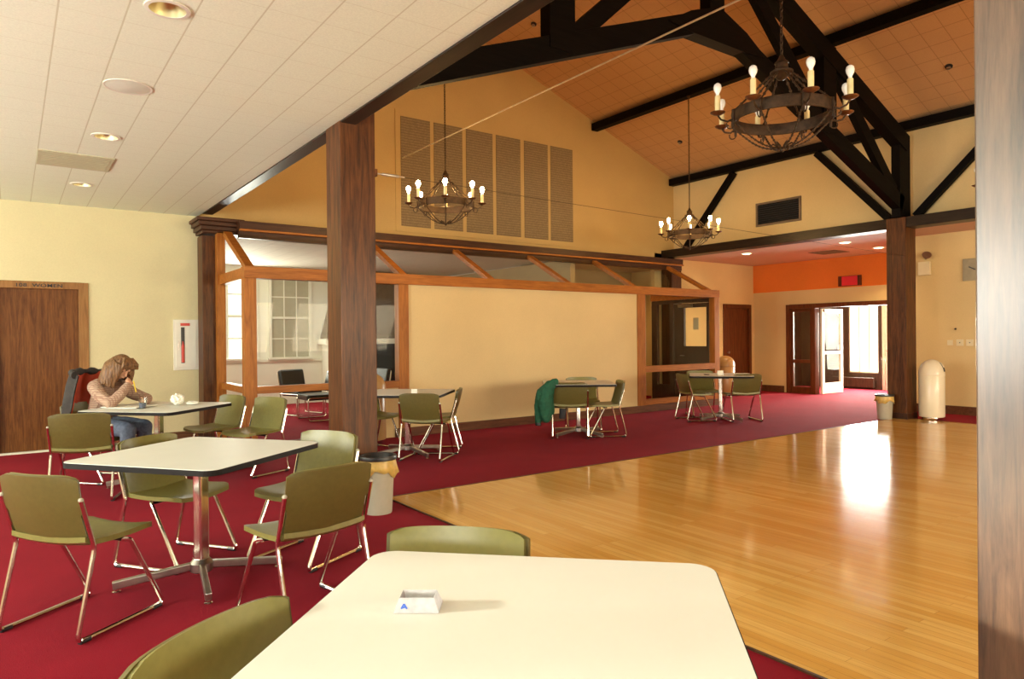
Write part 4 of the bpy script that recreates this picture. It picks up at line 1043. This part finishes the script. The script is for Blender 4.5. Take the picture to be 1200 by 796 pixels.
# clothes
def sub_graph(keys, grow, tweak=None):
    n2 = {}
    for k in keys:
        p, r = N[k]; r = r if isinstance(r, tuple) else (r, r); n2[k] = (p, tuple(q + grow for q in r))
    if tweak: n2.update(tweak)
    return n2, [e for e in ED if e[0] in n2 and e[1] in n2]
kS = ['pel', 'sp1', 'che', 'nb', 'shl', 'shr'] + ['a%d%d' % (s, i) for s in (-1, 1) for i in range(5)]
n2, e2 = sub_graph(kS, .016, {'nb': ((0, .105, .975), (.085, .075))})
sh = MB(); sh.add(*skin_mesh(n2, e2, 'sp1'))
col = MB().tube([(.072 * math.cos(q), .125 + .062 * math.sin(q), 1.02 - .02 * math.sin(q)) for q in [2 * PI * i / 16 for i in range(16)]], .014, 8, True); sh.add(col.v, col.f)
part('checked_shirt', remesh(sh, .008, 2, lambda p: p + Vector((1, 1, 1)) * .006 * mn.noise(p * 22)), M['shirt'], person, 'pink and tan checked shirt')
kJ = ['pel'] + ['l%d%d' % (s, i) for s in (-1, 1) for i in range(5)]
n2, e2 = sub_graph(kJ, .013); jn = MB(); jn.add(*skin_mesh(n2, e2, 'pel'))
part('jeans', remesh(jn, .009, 2, lambda p: p + Vector((1, 1, 1)) * .005 * mn.noise(p * 18)), M['jeans'], person, 'faded blue jeans')
for s in (-1, 1):
    n2 = {'a': ((s * .117, .37, .06), .048), 'b': ((s * .12, .47, .045), .044), 'c': ((s * .12, .56, .040), .036)}
    so = MB(); so.add(*skin_mesh(n2, [('a', 'b'), ('b', 'c')], 'a')); so = remesh(so, .009, 1); so.v = [(p[0], p[1], max(.002, p[2])) for p in so.v]
    part('shoe', so, M['coat'], person)
hr = MB(); rn = random.Random(4)
cap_ = MB().sphere(Vector((0, 0, 0)), 1, 16)
cap_.v = [tuple(HR @ Vector((p[0] * .102, p[1] * .108 - .022, p[2] * .118 + .022))) for p in cap_.v]
hr.add(cap_.v, cap_.f)
for i in range(46):
    a0 = -PI * .80 + PI * 1.60 * i / 45; c, s = math.sin(a0), -math.cos(a0)
    st = HR @ Vector((c * .085, s * .085 - .01, .07)); md = HR @ Vector((c * .128, s * .118 - .012, -.015)); dn = HR @ Vector((c * .128, s * .11 - .005, -.105 + rn.uniform(-.02, .02)))
    dn = dn + Vector((c * .02, 0, -.035)); tp = dn + Vector((c * .012 + rn.uniform(-.012, .012), .01, -.035))
    t_ = MB().tube([st, md, dn, tp], [.022, .026, .022, .008], 7); hr.add(t_.v, t_.f)
for i in range(9):                                    # fringe swept across the brow
    x = -.07 + .0175 * i
    t_ = MB().tube([HR @ Vector(p) for p in ((x * .5, .02, .135), (x * 1.1, .085, .105), (x * 1.35, .104, .062))], [.022, .020, .010], 7); hr.add(t_.v, t_.f)
part('hair', remesh(hr, .0065, 1, lambda p: p + Vector((1, .6, .3)) * .006 * mn.noise(Vector((p.x * 60, p.y * 60, p.z * 12)))), M['hair'], person, 'fluffy shoulder length light brown hair')
pen = MB().tube([(.015, .395, 1.012), (.035, .44, .90)], .0055, 8)
pn = tag(pen.build('pen', M['yellow']), 'yellow pen held at the chin of the writing person', 'pen'); pn.location = PL; pn.rotation_euler = (0, 0, PR)
# coat hung on the chair behind the person
def coat_fn(off, lo=-1.5, hi=1.50):
    def fn(u, v):
        th = lo + (hi - lo) * u; z = .40 + .62 * v
        w = .30 - .05 * v + .03 * math.sin(6 * u + 4 * v) + off; dp = .24 - .02 * v + off
        y0 = -.12 - .12 * (1 - v)
        n = Vector((math.sin(th), -math.cos(th), .1))
        p = Vector((w * math.sin(th), y0 + .02 - dp * math.cos(th) + .10, z + .07 * math.cos(th) * v + .05 * abs(math.sin(th)) * v))
        rip = .034 * mn.noise(Vector((th * 3, z * 4, 2))) + .008 * math.sin(th * 9 + z * 5)
        return p + n * rip, n
    return fn
ct = thing('winter_coat', 'charcoal coat with red lining draped over the chair behind the writing person', 'coat', PL, PR)
part('coat_shell', MB().shell(coat_fn(.014), 40, 20, .012), M['coat'], ct); part('lining', MB().shell(coat_fn(0), 40, 20, .008), M['lining'], ct, 'red lining')
cl = MB().tube([(.26 * math.sin(q), -.12 - .17 * math.cos(q) + .08, 1.08 + .03 * math.cos(q)) for q in [-1.15 + 2.6 * i / 16 for i in range(17)]], [.03 + .012 * math.sin(i * 1.7) for i in range(17)], 10)
part('collar', cl, M['coat'], ct)
# green jacket on the chair by the cream panel
JP, JA = (6.42, 7.47, 0), R(51 - 90)
gj = thing('jacket', 'dark green jacket hanging from the left side of the chair before the cream panel', 'jacket', JP, JA)
jb = MB()
def limb(pts, rs, flat): 
    t_ = MB().tube(pts, rs, 14, False, flat); jb.add(t_.v, t_.f)
    for p, r in ((pts[0], rs[0]), (pts[-1], rs[-1])):
        q = MB().sphere(Vector(p), r * .8, 8); jb.add(q.v, q.f)
limb([(-.20, -.27, .80), (-.30, -.30, .72), (-.34, -.30, .52), (-.335, -.28, .30)], [.06, .085, .095, .085], .6)
limb([(-.28, -.26, .78), (-.40, -.26, .66), (-.45, -.25, .46), (-.445, -.25, .24)], [.05, .062, .058, .045], .9)
limb([(-.24, -.22, .78), (-.30, -.20, .60), (-.27, -.16, .36)], [.05, .07, .06], .8)
part('jacket_shell', remesh(jb, .011, 2, lambda p: p + Vector((1, 1, 0)).normalized() * (.014 * mn.noise(Vector((p.x * 18, p.y * 18, p.z * 7))) + .006 * mn.noise(p * 40))), M['green'], gj)
part('cuff', MB().tube([(-.445, -.25, .235), (-.445, -.25, .195)], .040, 12), M['black'], gj, 'dark knitted cuff')
part('dark_lining', MB().tube([(-.10, -.20, .42), (-.11, -.19, .28)], [.05, .045], 10, False, .5), M['black'], gj)

# ------------------------------------------------------------------ outdoors seen through the doors
struct('ground_outside', box(-40, 60, -40, 60, -.35, -.13), M['concrete'])

# ------------------------------------------------------------------ light
w = bpy.data.worlds.new('world'); SC.world = w; w.use_nodes = True
bg = w.node_tree.nodes['Background']; bg.inputs[0].default_value = (1.0, .97, .84, 1); bg.inputs[1].default_value = 2.4
DAY = (.93, .95, .87); WARM = (1.0, .60, .24)
for i, (y, sy, e) in enumerate(((-2.05, 2.7, 480), (4.0, 3.0, 560), (8.55, 2.5, 400))):
    area('west_window_daylight', (-4.9, y, 1.8), (0, y, 5.5), sy, 1.8, e, DAY)
for i, (x, sx, e) in enumerate(((-2.7, 2.8, 110), (.8, 2.2, 90), (5.2, 3.4, 450), (9.5, 3.6, 450))):
    area('south_fill_light', (x, -4.9, 1.8), (x, 0 if x < 2 else 4, 4.2 if x < 2 else -4), sx, 1.9, e, DAY if x < 2 else (1.0, .84, .58))  # added fill from unseen south windows, warm in the hall to brighten its floor
area('lounge_window_daylight', (3.95, LY - .12, 1.9), (3.95, 12, 1.4), .6, 1.8, 100, DAY)
area('lounge_ceiling_light', (5.2, 13.2, 2.93), (5.2, 13.2, 0), 2.2, .5, 45, DAY)
spot('lobby_fill_spot', (10.6, 11.2, 2.93), (10.6, 11.2, 0), 60, WARM, 150)  # added spot to brighten the lobby, no fixture behind it
area('lounge_side_fill', (2.3, 13.2, 1.8), (6, 12.5, 2.2), 2.2, 1.6, 45, DAY)  # added fill for the lounge ceiling, the side wall has no window
area('entry_window_daylight', (X - .1, 8.6, 1.3), (15, 8.2, .6), 1.8, 1.7, 700, DAY)
sun = bpy.data.lights.new('sun', 'SUN'); sun.energy = 6; sun.color = (1, .93, .75); sun.angle = R(2.5)
so = bpy.data.objects.new('sun', sun); COL.objects.link(so); so.rotation_euler = Vector((.83, -.50, -.19)).to_track_quat('-Z', 'Y').to_euler()

SC.view_settings.view_transform = 'Standard'; SC.view_settings.look = 'None'; SC.view_settings.gamma = 1; SC.view_settings.exposure = -.10
SC.view_settings.use_curve_mapping = False
SC.cycles.use_denoising = True; SC.cycles.max_bounces = 8; SC.cycles.diffuse_bounces = 4; SC.cycles.glossy_bounces = 4; SC.cycles.transparent_max_bounces = 12
SC.cycles.sample_clamp_indirect = 6; SC.cycles.caustics_reflective = False; SC.cycles.caustics_refractive = False
